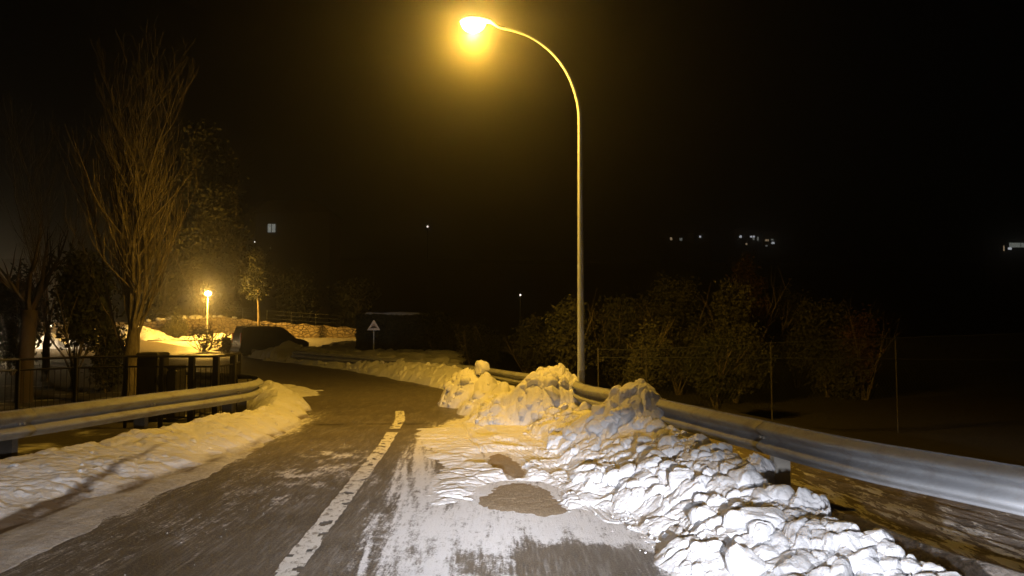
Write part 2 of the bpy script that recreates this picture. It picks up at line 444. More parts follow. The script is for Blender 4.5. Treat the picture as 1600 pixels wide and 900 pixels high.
# worn white lane line, a sheet 4-6 mm above the asphalt with missing flakes
lm = mat('lane_paint', (0.75, 0.74, 0.71), 0.75); t = NT(lm); p = t.geo()
n = t.noise(t.mapping(p, (1, 0.55, 1)), 16, 6, 0.72)
t.col(t.mix(t.ramp(n, 0.36, 0.50), (0.30, 0.27, 0.23), (0.78, 0.77, 0.75))); t.bump(n, 0.6, 0.01)
def lane_strip(y0, y1, name, wmul=1.0):
    yy = np.arange(y0, y1, 0.03); ww = np.linspace(-1, 1, 9)
    base = lane_x(yy)[:, None]
    half = 0.085 * wmul * (1 + 0.25 * (fbm(yy * 5, yy * 0 + 3, 3, 4) - 0.5))[:, None]
    Xs = base + ww[None] * half + 0.018 * (fbm(np.repeat(yy[:, None], 9, 1) * 16, ww[None] * 3 + 0 * yy[:, None], 3, 8) - 0.5) * np.abs(ww[None])
    Ys = np.repeat(yy[:, None], 9, 1)
    gap = vnoise(Xs * 9, Ys * 7, 14) * 0.6 + vnoise(Xs * 22, Ys * 16, 15) * 0.4
    Fa = grid(np.arange(9), np.arange(len(yy)))[2]
    keep = gap.reshape(-1)[Fa].mean(1) < 0.69
    o = mesh_np(name, np.stack([Xs, Ys, np.full(Xs.shape, 0.010)], -1).reshape(-1, 3), Fa[keep], lm)
    tag(o, kind='structure'); return o
lane_strip(3.0, 11.6, 'lane_line'); lane_strip(12.0, 14.6, 'lane_line')

# ------------------------------------------------------------------ snow relief
def lump_field(X, Y, scale, k, warp=0.35):
    wx = X + warp * scale * (fbm(X / scale, Y / scale, 3, k + 50) - 0.5) * 2
    wy = Y + warp * scale * (fbm(X / scale + 5.2, Y / scale + 9.1, 3, k + 60) - 0.5) * 2
    F1, F2, cid = voro(wx / scale, wy / scale, k)
    e = np.clip((F2 - F1) / 0.30, 0, 1)
    return np.sqrt(np.clip(1 - (1 - e) ** 2, 0, 1)), cid

def ico(sub=3):
    import bmesh
    bm = bmesh.new(); bmesh.ops.create_icosphere(bm, subdivisions=sub, radius=1.0)
    V = np.array([v.co[:] for v in bm.verts]); Fc = np.array([[v.index for v in f.verts] for f in bm.faces]); bm.free(); return V, Fc
ICO = {1: ico(1), 2: ico(2), 3: ico(3), 4: ico(4), 5: ico(5)}
def rock(V, rs, rough=0.17):
    """deform a unit sphere into a chunk: facets cut by random planes, then lumps"""
    W = V.copy(); rng = np.random.RandomState(rs)
    for k in range(11):
        n = rng.normal(size=3); n /= np.linalg.norm(n); d = rng.uniform(0.55, 0.92)
        s = W @ n; W = W - n[None] * (np.clip(s - d, 0, None) * 0.88)[:, None]
    o = rng.uniform(0, 50)
    a = fbm(W[:, 0] * 1.7 + o + W[:, 2], W[:, 1] * 1.7 + o - W[:, 2] * 0.7, 4, rs) - 0.5
    b = fbm(W[:, 0] * 5 + o + W[:, 2] * 2.3, W[:, 1] * 5 - W[:, 2] * 2.1, 3, rs + 3) - 0.5
    return W * (1 + rough * 2 * a + rough * 0.8 * b)[:, None]
ROCKS = {s: [rock(ICO[s][0], 100 + i) for i in range(10)] for s in (1, 2, 3)}
ROCKS[4] = []
for i in range(10):
    W_ = rock(ICO[4][0], 100 + i)
    ROCKS[4].append(W_ * (1 + .13 * (fbm(W_[:, 0] * 7 + W_[:, 2] * 5 + 30, W_[:, 1] * 7 - W_[:, 2] * 4 + 30, 4, 200 + i) - .5) + .05 * lump_field(W_[:, 0] + W_[:, 2] * .7, W_[:, 1] - W_[:, 2] * .6, .5, 210 + i)[0])[:, None])

def rotm(rng):
    q = rng.normal(size=4); q /= np.linalg.norm(q); a, b, c, d = q
    return np.array([[1 - 2 * (c * c + d * d), 2 * (b * c - a * d), 2 * (b * d + a * c)],
                     [2 * (b * c + a * d), 1 - 2 * (b * b + d * d), 2 * (c * d - a * b)],
                     [2 * (b * d - a * c), 2 * (c * d + a * b), 1 - 2 * (b * b + c * c)]])
def place_rocks(spots, seed, flat=0.9):
    """spots: (x,y,z,r) -> V, F(tri)"""
    rng = np.random.RandomState(seed); Vs = []; Fs = []; o = 0
    for (x, y, z, r) in spots:
        px_size = r * 740 / max(y, 3)
        s = 4 if px_size > 8.5 else 3 if px_size > 6 else (2 if px_size > 3 else 1)
        V = ROCKS[s][rng.randint(10)] @ rotm(rng).T
        sx = rng.uniform(0.8, 1.25, 3); sx[2] *= flat
        Vs.append(V * (r * sx)[None] + np.array([x, y, z])[None]); Fs.append(ICO[s][1] + o); o += len(V)
    return np.vstack(Vs), np.vstack(Fs)

def heightfield(name, xr, yr, dx, base_fn, k, amps, mat_, dirt_fn=None, rocks=None, seed=1, cut=-0.02, dy=None, label=None, cat='snow bank', extra=None):
    xs = np.arange(xr[0], xr[1], dx); ys_ = [yr[0]]
    while ys_[-1] < yr[1]: ys_.append(ys_[-1] + max(dx, (dy or 0.0025) * ys_[-1]))
    X, Y, Fa = grid(xs, np.array(ys_))
    B = base_fn(X, Y)
    Zd = B.copy()
    wgt = np.clip(B / 0.12, 0.0, 1.0)
    for (scl, amp) in amps:
        l, cid = lump_field(X, Y, scl, k); k += 7
        soft = sstep(.36, .56, fbm(X * 1.9, Y * 1.9, 3, 700)) * .65 + .35
        Zd = Zd + wgt * amp * soft * (l - 0.65 + 0.7 * (cid - 0.5))
    Zd = Zd + wgt * 0.03 * (fbm(X * 14, Y * 14, 4, k + 5) - 0.5)
    Zd = np.where(B <= 0.0, np.minimum(Zd, -0.03), Zd)
    if extra: Zd = extra(X, Y, Zd, B)
    keep = (Zd.reshape(-1)[Fa].max(1) > cut)
    V = np.stack([X, Y, Zd], -1).reshape(-1, 3)
    Fa = Fa[keep]
    dirt = (dirt_fn(X, Y, Zd) if dirt_fn else np.zeros(X.shape)).reshape(-1)
    if rocks:
        rng = np.random.RandomState(seed); spots = []
        n, rmin, rmax, zlo = rocks
        tries = 0; area = (xr[1] - xr[0]) * (yr[1] - yr[0])
        ax_ = rng.uniform(xr[0], xr[1], n * 8); ay_ = rng.uniform(yr[0], yr[1], n * 8)
        bz = base_fn(ax_, ay_); rads = rmin * (rmax / rmin) ** (rng.uniform(0, 1, n * 8) ** 2.0)
        for x, y, z, r in zip(ax_, ay_, bz, rads):
            if z > zlo and len(spots) < n and fbm(np.array(x * 2.2), np.array(y * 2.2), 2, 44) > .36 and r < z * 1.1 + 0.035: spots.append((x, y, z + r * rng.uniform(-0.6, 0.10), r))
        if spots:
            RV, RF = place_rocks(spots, seed)
            RD = dirt_fn(RV[:, 0], RV[:, 1], RV[:, 2]) if dirt_fn else np.zeros(len(RV))
            tri = np.vstack([Fa[:, [0, 1, 2]], Fa[:, [0, 2, 3]], RF + len(V)])
            V = np.vstack([V, RV]); dirt = np.r_[dirt, RD]; Fa = tri
    used = np.unique(Fa); remap = np.zeros(len(V), int); remap[used] = np.arange(len(used))
    o = mesh_np(name, V[used], remap[Fa], mat_, attrs={'dirt': dirt[used]})
    if label: tag(o, label, cat)
    return o

def crest_fn(P, power=1.3, wob=0.25, k=0):
    """P columns: x,y,h,w_left,w_right (left/right of the walking direction)"""
    P = np.array(P, float); P = catmull(P, 6)
    def fn(X, Y):
        d, s, ex = seg_dist(X, Y, P)
        wv = np.where(s > 0, ex[..., 1], ex[..., 2])
        t_ = d / (wv * (1 + wob * 2 * (fbm(X * 1.6, Y * 1.6, 3, 90 + k) - 0.5)))
        h = ex[..., 0] * (1 + 0.5 * (fbm(X * 1.3, Y * 1.3, 3, 40 + k) - 0.5))
        return h * np.clip(1 - t_, -0.2, 1) ** 1 * np.where(t_ < 1, (1 + 0.6 * t_) , 1) 
    return fn
def mound(cx, cy, h, rx, ry=None, p=1.6):
    ry = ry or rx
    def fn(X, Y):
        t_ = np.hypot((X - cx) / rx, (Y - cy) / ry) * (1 + 0.3 * (fbm(X * 2.2, Y * 2.2, 3, 33) - 0.5))
        return h * np.clip(1 - t_ ** p, -0.2, 1) ** 1.0
    return fn

# near right bank: long heap along the crash barrier
near_crest = crest_fn([(2.75, 3.2, .10, .9, .12), (2.36, 4.4, .21, 1.1, .16), (2.18, 5.3, .30, 1.15, .20), (2.06, 6.3, .38, 1.2, .28), (1.95, 7.4, .42, 1.25, .42),
                       (1.78, 8.5, .38, 1.2, .5), (1.60, 9.6, .44, 1.1, .45), (1.38, 10.6, .40, 1.1, .4), (1.05, 11.6, .30, 1.0, .4)], k=1)
pk = mound(1.60, 9.5, .86, .72, .9, 2.0)
pk2 = mound(1.30, 9.6, .60, .85, .9)
def near_base(X, Y):
    return np.maximum(np.maximum(near_crest(X, Y), pk(X, Y)), pk2(X, Y))
def near_dirt(X, Y, Z): return 0.28 * sstep(0.10, 0.0, Z) - 0.30 * sstep(0.05, 0.2, Z) - 0.1
heightfield('snow_bank', (0.0, 3.6), (3.2, 12.4), 0.013, near_base, 3, [(0.32, .12), (0.13, .045)], M['snow'], near_dirt,
            rocks=(1300, 0.016, 0.15, 0.03), seed=5, label='long heap of lumpy white snow ploughed against the crash barrier nearest the camera')

# the tall round heap below the street lamp
rp = mound(0.66, 12.7, .90, 1.0, .95, 1.9); rp2 = mound(0.15, 12.9, .48, .95, 1.0); rp3 = mound(1.05, 13.0, .5, .6, .8)
def round_base(X, Y): return np.maximum(np.maximum(rp(X, Y), rp2(X, Y)), rp3(X, Y))
def z0dirt(X, Y, Z): return 0.16 * sstep(0.15, 0.0, Z) - 0.14
heightfield('snow_heap', (-1.3, 2.1), (11.7, 14.6), 0.018, round_base, 60, [(0.30, .17), (0.13, .08), (0.06, .025)], M['snow'], z0dirt,
            rocks=(700, 0.03, 0.14, 0.08), seed=9, label='tall round cauliflower-like snow heap at the foot of the street lamp', cat='snow heap')
# smaller heap with the upright slab
sp1 = mound(-.95, 15.9, .74, .62, .8); sp2 = mound(-.55, 15.6, .62, .50, .7); sp3 = mound(-.45, 14.5, .34, .62, .9); sp4 = mound(-.15, 14.9, .46, .5, .7)
heightfield('snow_heap', (-2.7, 0.6), (13.4, 17.4), 0.022, lambda X, Y: np.maximum(np.maximum(np.maximum(sp1(X, Y), sp4(X, Y)), sp2(X, Y)), sp3(X, Y)), 90, [(0.34, .15), (0.15, .06)], M['snow'], z0dirt,
            rocks=(220, 0.03, 0.15, 0.06), seed=11, label='narrow snow heap carrying an upright slab, left of the tall round heap', cat='snow heap')
# far bank along the outer side of the bend
far_crest = crest_fn([(-.30, 17.4, .26, .8, .4), (-1.0, 20.0, .40, .8, .5), (-2.75, 23.9, .46, .9, .7), (-5.7, 29.8, .40, 1.0, .8), (-9.0, 35.2, .38, 1.1, 1.0), (-11.8, 38.8, .38, 1.2, 1.2)], k=4)
heightfield('snow_bank', (-15.5, 0.8), (16.2, 42), 0.05, far_crest, 120, [(0.45, .17), (0.2, .08)], M['snow'], z0dirt,
            rocks=(900, 0.05, 0.20, 0.05), seed=13, dy=0.004, label='low ragged snow bank along the outer side of the far bend')
fp = mound(-12.45, 41.5, .85, 1.5, 1.8); fp2 = mound(-11.0, 41.0, .6, 1.8, 1.8)
heightfield('snow_heap', (-16, -9), (38, 45), 0.06, lambda X, Y: np.maximum(fp(X, Y), fp2(X, Y)), 150, [(0.6, .22), (0.25, .09)], M['snow'], z0dirt,
            rocks=(160, 0.06, 0.26, 0.08), seed=17, dy=0.004, label='snow heap in front of the bonnet of the parked dark van', cat='snow heap')
# snow lying on the verge behind the far barrier
def verge_far(X, Y):
    b = 0.42 * sstep(1.0, 3.4, X * 0 + seg_dist(X, Y, _rr[10:])[0]) * (seg_dist(X, Y, _rr[10:])[1] < 0)
    b = b * sstep(-1.0, -3.2, X) * sstep(-17.5, -15.5, X) * sstep(60, 54, Y) * sstep(20, 24, Y) + 0.25 * sstep(46, 52, Y) * (b if False else 1) * sstep(-4, -7, X) * sstep(-18, -15, X) * sstep(60, 54, Y) * sstep(33, 40, Y)
    return b * np.maximum(sstep(-13.4, -12.0, X), sstep(43.5, 42, Y)) * sstep(-15.5, -14.2, X + .001 * Y) - 0.02
heightfield('snow_cover', (-18, -2.0), (20, 58), 0.09, verge_far, 170, [(0.9, .22), (0.4, .10)], M['snow'], lambda X, Y, Z: 0.12 + 0 * X,
            rocks=(220, 0.08, 0.3, 0.1), seed=19, dy=0.004, label='uneven snow cover on the verge around the bump warning sign', cat='snow')

# left bank
lc = crest_fn([(-6.2, 4.2, .30, .6, 1.3), (-5.45, 6.2, .27, .45, 1.35), (-5.0, 7.8, .30, .4, 1.3), (-4.62, 9.6, .30, .4, 1.05), (-4.25, 11.3, .30, .3, .75), (-4.22, 13, .30, .35, .55),
               (-4.7, 14.9, .34, .5, .65), (-5.35, 16.4, .42, .6, .7), (-6.4, 17.7, .3, .6, .7), (-8, 18.7, .2, .6, .6)], k=8)
plate_P = np.array([(-3.85, 1.5), (-3.75, 5), (-3.75, 8), (-3.9, 11), (-4.3, 13.5), (-5.1, 16.0)])
def left_base(X, Y):
    b = lc(X, Y)
    d, s, _ = seg_dist(X, Y, plate_P)
    pl = 0.030 * sstep(0.55, 0.1, d + 0.30 * (fbm(X * 2.5, Y * 1.1, 4, 71) - 0.5)) - 0.008
    return np.maximum(b, np.where((d < 0.9) & (Y < 15), pl, -0.05))
def left_dirt(X, Y, Z):
    g = np.exp(-((X + 4.12 + .12 * np.sin(Y * .9) + .25 * (fbm(X * 2, Y * .8, 3, 72) - .5)) / .07) ** 2) * sstep(11, 8, Y)
    return 0.40 * sstep(0.09, 0.02, Z) + 0.05 - 0.18 * sstep(0.05, 0.25, Z) + .8 * g + .35 * sstep(.5, .75, fbm(X * 5, Y * 1.2, 4, 73)) * sstep(.12, .04, Z)
heightfield('snow_bank', (-7.5, -3.0), (4.0, 19.2), 0.02, left_base, 200, [(0.60, .045), (0.24, .028), (0.10, .014)], M['snow'], left_dirt,
            rocks=(130, 0.02, 0.10, 0.08), seed=23, label='low rounded snow bank below the crash barrier on the inner side of the bend')
# snow just behind the inner barrier end
lb2 = mound(-7.0, 18.6, .30, 2.2, 1.8)
heightfield('snow_heap', (-10, -4.6), (16.6, 20.6), 0.05, lb2, 230, [(0.4, .08)], M['snow'], lambda X, Y, Z: 0.25 + 0 * X,
            seed=29, label='shallow snow mound behind the curved end of the inner crash barrier', cat='snow heap')

# packed snow slab on the right-hand lane
def polym(X, Y, P):
    ins = np.zeros(X.shape, bool); n = len(P); j = n - 1
    for i in range(n):
        xi, yi = P[i]; xj, yj = P[j]
        c = ((yi > Y) != (yj > Y)) & (X < (xj - xi) * (Y - yi) / (yj - yi + 1e-12) + xi); ins ^= c; j = i
    return ins
def GP(pts): return np.array([tuple(G(a, b))[:2] for a, b in pts])
slab_out = GP([(645, 668), (700, 660), (735, 640), (780, 628), (850, 625), (960, 640), (1110, 900), (1090, 905), (1040, 850), (985, 815), (900, 806), (800, 803), (735, 792), (690, 790), (640, 800), (632, 770), (660, 730), (640, 700)])
hole1 = GP([(742, 778), (760, 774), (772, 762), (800, 755), (832, 756), (862, 768), (880, 790), (892, 802), (850, 808), (800, 800), (765, 796), (746, 788)])
hole2 = GP([(762, 712), (778, 708), (800, 715), (826, 738), (818, 748), (800, 748), (782, 740), (768, 728)])
tread_a = np.array([tuple(G(965, 812))[:2], tuple(G(915, 765))[:2], tuple(G(840, 722))[:2], tuple(G(725, 662))[:2]])
def pdist(X, Y, P):
    Q = np.vstack([P, P[:1]]); d = seg_dist(X, Y, Q)[0]; ins = polym(X, Y, P); return np.where(ins, d, -d)
def slab_base(X, Y):
    wx = X + 0.5 * (fbm(X * 2.2, Y * 1.8, 5, 301) - 0.5) + 0.16 * (fbm(X * 11, Y * 9, 3, 305) - 0.5); wy = Y + 0.9 * (fbm(X * 2.4, Y * 1.8, 5, 302) - 0.5) + .2 * (fbm(X * 11, Y * 9, 3, 306) - 0.5)
    d = pdist(wx, wy, slab_out)
    z = -0.02 + 0.05 * sstep(-0.12, 0.5, d) + 0.03 * sstep(0.3, 1.3, d)
    return z
def slab_extra(X, Y, Zd, B):
    # transverse ridges left of the holes, lumps towards the bank
    rid, _ = lump_field(X * 0.42, Y * 1.25, 0.19, 400, 0.5)
    lum, c_ = lump_field(X * 0.8, Y, 0.12, 410, 0.5)
    k = sstep(-0.2, 0.8, X)
    ok = np.clip((B + 0.02) / 0.05, 0, 1)
    Z = B + ok * ((1 - k) * 0.020 * (rid - 0.75) + (1 - k) * .03 * (fbm(X * 4, Y * 5, 4, 421) - .5) + k * 0.05 * (lum - 0.6 + 0.5 * (c_ - .5)) + 0.014 * (fbm(X * 10, Y * 18, 4, 420) - 0.5))
    wx = X + 0.16 * (fbm(X * 7, Y * 6, 4, 303) - 0.5); wy = Y + 0.26 * (fbm(X * 7, Y * 6, 4, 304) - 0.5)
    for hp in (hole1, hole2):
        d = pdist(wx, wy, hp); cy_ = hp[:, 1].mean(); wd = 0.04 + 0.30 * sstep(cy_ - .1, cy_ + .35, Y); mm = np.clip((d + wd) / (wd + .03), 0, 1) ** .8; Z = Z * (1 - mm) - 0.03 * mm
    # tyre tread print
    d, s, _ = seg_dist(X, Y, tread_a)
    m = sstep(0.19, 0.13, d + .05 * (fbm(X * 8, Y * 8, 3, 87) - .5)) * sstep(13.5, 12, Y)
    tz = np.clip(B, np.where(Y < 8.6, .014, -.02), .03) * 0.8 + 0.011 * np.sin(d * s * 2 * math.pi / 0.055) - .006
    m = m * np.maximum(sstep(.30, .55, fbm(X * 2.5, Y * 2.5, 3, 88)), sstep(8.2, 7.4, Y))
    Z = Z * (1 - m) + tz * m
    # long cracks across
    for (pts) in ([(640, 742), (700, 735), (760, 741)], [(610, 752), (690, 738), (770, 757)], [(640, 686), (700, 688), (735, 690), (765, 708)], [(625, 782), (690, 776), (740, 783)], [(690, 800), (735, 790), (750, 786)], [(820, 668), (880, 676), (905, 690), (935, 690)], [(715, 648), (735, 690), (765, 720)]):
        q = GP(pts); d = seg_dist(X + 0.03 * (fbm(X * 9, Y * 9, 2, 9) - .5), Y + 0.10 * (fbm(X * 6, Y * 6, 3, 10) - .5), q)[0]
        Z = Z - 0.03 * sstep(0.032, 0.0, d) * (Z > 0)
    return Z
def slab_dirt(X, Y, Z): return 0.22 * sstep(0.045, 0.005, Z) - 0.05 + 0.10 * sstep(0.2, 0.08, np.abs(seg_dist(X, Y, tread_a)[0])) - 0.12 * sstep(-.2, .8, X)
heightfield('packed_snow', (-1.9, 2.0), (4.6, 14.2), 0.011, slab_base, 320, [], M['snow'], slab_dirt, cut=-0.012, extra=slab_extra,
            label='broken sheet of packed snow with tyre prints covering the right-hand lane', cat='packed snow')
# sandy slush seen through the two openings of the slab
sm = mat('sandy_slush', (0.2, 0.14, 0.08), 0.6, 0, 0.4); t = NT(sm); p = t.geo()
n = t.noise(p, 60, 4, 0.8); n3 = t.noise(p, 8, 4, 0.6)
c = t.mix(t.ramp(n, 0.35, 0.7), (0.20, 0.145, 0.09), (0.52, 0.41, 0.28)); c = t.mix(t.ramp(t.voro(p, 60), 0.10, 0.2, 0.8, 0.0), c, (0.75, 0.72, 0.65))
t.col(c); t.bump(t.m('ADD', n, t.m('MULTIPLY', n3, 1.2)), 0.9, 0.02)
for hp, lab in ((hole1, 'larger oval patch of brown grit showing through the packed snow'), (hole2, 'smaller narrow patch of brown grit above the larger one in the packed snow')):
    xs = np.linspace(hp[:, 0].min() - .2, hp[:, 0].max() + .2, 70); ys_ = np.linspace(hp[:, 1].min() - .2, hp[:, 1].max() + .2, 100)
    X, Y, Fa = grid(xs, ys_); d = pdist(X, Y, hp)
    Z = 0.013 * sstep(-0.10, 0.15, d) - 0.004 + 0.010 * (fbm(X * 18, Y * 18, 4, 510) - 0.5)
    Z = Z - .02 * sstep(-.02, -.16, d); keep = (d.reshape(-1)[Fa].max(1) > -0.16)
    tag(mesh_np('grit_patch', np.stack([X, Y, Z], -1).reshape(-1, 3), Fa[keep], sm), lab, 'grit patch')

# loose crumbs strewn along the foot of the banks (uncountable)
rng = np.random.RandomState(77); spots = []
foot = catmull([(1.35, 4.2), (1.2, 5.4), (1.05, 6.6), (.72, 8.2), (.55, 10), (.1, 12), (-.6, 14)], 10)
for i in range(620):
    a = foot[rng.randint(len(foot))]; d = abs(rng.normal()) * 0.24
    x = a[0] + 0.25 - d + rng.normal() * .06; y = a[1] + rng.normal() * 0.25; r = 0.005 + 0.018 * rng.uniform() ** 3
    spots.append((x, y, 0.03 + r * .3, r))
for i in range(45):
    spots.append((rng.uniform(-3.4, -1.9), rng.uniform(4.5, 11), 0.004, 0.003 + .004 * rng.uniform() ** 2))
V, Fa = place_rocks(spots, 6)
tag(mesh_np('snow_crumbs', V, Fa, M['chunk'], attrs={'dirt': np.zeros(len(V)) - 0.1}), 'loose crumbs of snow strewn along the foot of the heaps', 'snow crumbs', kind='stuff')

# single chunks that stand out
def chunk(name, cen, size, rot, seed, label, sub=5, cat='snow chunk', rough=0.2, boxy=0.0):
    V, Fa = ICO[sub]
    if boxy: V = np.sign(V) * np.abs(V) ** boxy; V = V * 0.85
    W = rock(V, seed, rough)
    l, cid = lump_field(W[:, 0] * 1.0 + W[:, 2] * .6, W[:, 1] + W[:, 2] * .5, 0.6, seed + 5)
    W = W * (1 + 0.16 * (l - 0.7) + .10 * (cid - .5) + .12 * (fbm(W[:, 0] * 6 + W[:, 2] * 4 + 20, W[:, 1] * 6 - W[:, 2] * 4 + 20, 3, seed) - .5))[:, None]
    Rm = np.array(Matrix.Rotation(R(rot[2]), 3, 'Z') @ Matrix.Rotation(R(rot[1]), 3, 'Y') @ Matrix.Rotation(R(rot[0]), 3, 'X'))
    W = (W * np.array(size)[None]) @ Rm.T
    o = mesh_np(name, W, Fa, M['chunk'], attrs={'dirt': np.zeros(len(W)) - 0.15}); o.location = cen
    return tag(o, label, cat)
def ch(px, py, Y, w_px, h_px, dep, rot, seed, label, **k):
    k.setdefault('rough', .3)
    c_ = AT(px, py, Y); s = Y / F_PX / 2
    return chunk('snow_chunk', c_, (w_px * s * 1.12, dep, h_px * s * 1.12), rot, seed, label, **k)
ch(1257, 806, 5.55, 74, 76, .14, (0, 8, 10), 3, 'large rounded snow boulder standing beside the earthy ridge, right of the near heap', boxy=.75)
ch(1376, 874, 4.9, 60, 66, .11, (0, -18, 0), 7, 'upright jagged snow chunk near the bottom right, in front of the earthy ridge', boxy=.8, rough=.42)
ch(1421, 889, 4.75, 24, 34, .05, (0, 10, 0), 11, 'small pointed snow chunk at the extreme right end of the near heap')
ch(1318, 846, 5.15, 36, 40, .08, (0, 20, 30), 15, 'small snow chunk between the large boulder and the jagged chunk', boxy=.6)
ch(1285, 818, 5.35, 26, 52, .07, (0, 25, 0), 19, 'thin tilted snow sliver leaning against the large boulder')
ch(1140, 757, 7.0, 84, 66, .2, (5, 0, 20), 23, 'broad rounded snow block bulging from the middle of the near heap')
ch(1185, 735, 6.9, 60, 42, .16, (0, 12, 0), 27, 'rounded snow chunk on the ridge of the near heap, beside the barrier post')
ch(1048, 660, 9.6, 42, 62, .10, (10, -28, -15), 31, 'curved upright snow slab on the right flank of the near peak', rough=0.1)
ch(990, 626, 9.5, 46, 38, .16, (0, 10, 0), 35, 'jagged snow block topping the near peak before the barrier', rough=0.45, boxy=.8)
ch(1030, 642, 9.2, 36, 28, .14, (0, 14, 10), 61, 'snow block on the right shoulder of the near peak, left of the curved slab')
ch(962, 652, 9.2, 38, 30, .14, (0, -12, 25), 65, 'snow block on the left shoulder of the near peak')
ch(1008, 672, 8.9, 44, 30, .13, (0, 6, -20), 69, 'wide snow block low on the front of the near peak')
ch(752, 573, 15.7, 24, 22, .12, (0, -14, 20), 39, 'upright snow slab balanced on top of the narrow heap', rough=0.10, boxy=.45)
ch(848, 581, 12.9, 18, 19, .10, (0, 0, 0), 43, 'round snowball-like lump crowning the tall round heap')
ch(884, 583, 12.9, 14, 12, .07, (0, 0, 0), 47, 'small snow lump on the right shoulder of the tall round heap')
ch(866, 590, 12.7, 28, 34, .12, (0, 0, 10), 51, 'block-shaped snow lump in the upper middle of the tall round heap')
ch(905, 660, 11.3, 34, 14, .12, (0, 0, 20), 55, 'flat snow lump in front of the tall round heap', sub=4)

# ------------------------------------------------------------------ crash barriers
def wbeam_profile():
    # (offset towards the road, height)
    pr = []
    for i in range(25):
        a = i / 24; z = 0.31 * a
        o = 0.041 - 0.041 * math.cos(a * 4 * math.pi)
        pr.append((o, z))
    return pr
def barrier(name, path, flip, z_top_fn, post_step, post_off, label, pm=None):
    pm = pm or M['post']
    root = empty(name, (float(path[0][0]), float(path[0][1]), 0), 0, label, 'crash barrier')
    org = np.array([path[0][0], path[0][1], 0.0])
    P = resample(catmull(path, 10), 0.12); T = np.gradient(P[:, :2], axis=0); T /= np.linalg.norm(T, axis=1)[:, None]
    Nn = np.stack([-T[:, 1], T[:, 0]], 1) * flip
    pr = wbeam_profile(); n = len(pr); zt = np.array([z_top_fn(p) for p in P])
    def section(i0, i1, off, nm):
        V = []; 
        for thick in (0.0, -0.004):
            for i in range(i0, i1):
                for (o, z) in pr:
                    q = P[i, :2] + Nn[i] * (o + off + thick); V.append((q[0] - org[0], q[1] - org[1], zt[i] - 0.31 + z))
        V = np.array(V); m = i1 - i0; Fa = []
        idx = np.arange(m * n).reshape(m, n); f1 = np.stack([idx[:-1, :-1], idx[:-1, 1:], idx[1:, 1:], idx[1:, :-1]], -1).reshape(-1, 4)
        f2 = f1[:, ::-1] + m * n
        e = []
        for row in (0, n - 1):
            a = idx[:-1, row]; b = idx[1:, row]; e.append(np.stack([a, b, b + m * n, a + m * n], -1))
        for col in (0, m - 1):
            a = idx[col, :-1]; b = idx[col, 1:]; e.append(np.stack([a, b, b + m * n, a + m * n], -1))
        return mesh_np(nm, V, np.vstack([f1, f2] + e), M['galv'], root)
    s = np.r_[0, np.cumsum(np.hypot(*(P[1:, :2] - P[:-1, :2]).T))]
    stations = np.arange(post_off, s[-1], post_step)
    # beam lengths overlap at every post
    cuts = [0] + [int(np.searchsorted(s, q)) for q in stations[:: (2 if post_step < 3 else 1)]] + [len(P)]
    cuts = sorted(set(c for c in cuts if c == 0 or c > 2))
    for j, (a, b) in enumerate(zip(cuts[:-1], cuts[1:])):
        if b - a < 3: continue
        section(a, min(b + 2, len(P)), 0.006 * (j % 2), 'beam')
    for st in stations:
        i = min(int(np.searchsorted(s, st)), len(P) - 1)
        q = P[i, :2] - Nn[i] * 0.10 - org[:2]; rz = math.atan2(T[i, 1], T[i, 0]); z = zt[i]
        mb = MB(); hz = z - 0.06 + 0.4
        # C-section post
        cw = 0.17; cdp = 0.07
        c_, s_ = math.cos(rz), math.sin(rz)
        def loc(a, b): return (q[0] + a * c_ - b * s_, q[1] + a * s_ + b * c_)
        x0, y0 = loc(0, 0)
        x1, y1 = loc(0, -flip * cw / 2); mb.box((x1, y1, z - 0.06 - hz / 2), (0.006, cw, hz), rz)
        for sg in (0, 1):
            x1, y1 = loc(cdp / 2, -flip * (0.004 + sg * (cw - 0.008))); mb.box((x1, y1, z - 0.06 - hz / 2), (cdp, 0.006, hz - 0.002), rz)
        po = mb.build('post', pm, root)
        mb = MB(); x1, y1 = loc(0, flip * 0.052); mb.box((x1, y1, z - 0.155), (0.10, 0.09, 0.18), rz, 0.01); mb.build('spacer', pm, root)
        mb = MB()
        for (a, dz) in ((-0.03, 0), (0.03, 0)):
            x1, y1 = loc(a, flip * 0.112); x2, y2 = loc(a, flip * 0.13); mb.tube([(x1, y1, z - 0.155), (x2, y2, z - 0.155)], 0.014, 8); mb.build('bolt', M['post'], root); mb = MB()
    return root
barrier('crash_barrier', RAIL_R, 1, lambda p: 0.75 - 0.19 * float(sstep(12, 19, np.array(p[1]))), 3.85, 6.1 - 0.0, 'galvanised steel crash barrier along the outer side of the bend behind the snow heaps')
RAIL_L = [(-6.9, 3.6), (-6.0, 5.8), (-5.35, 7.7), (-5.12, 8.6), (-4.80, 10.1), (-4.48, 11.3), (-4.34, 12.4), (-4.75, 13.7), (-5.9, 14.7), (-7.6, 15.3)]
barrier('crash_barrier', RAIL_L, -1, lambda p: 0.75, 2.0, 0.62, 'galvanised steel crash barrier curving round the inner side of the bend at the left', M['darkpost'])

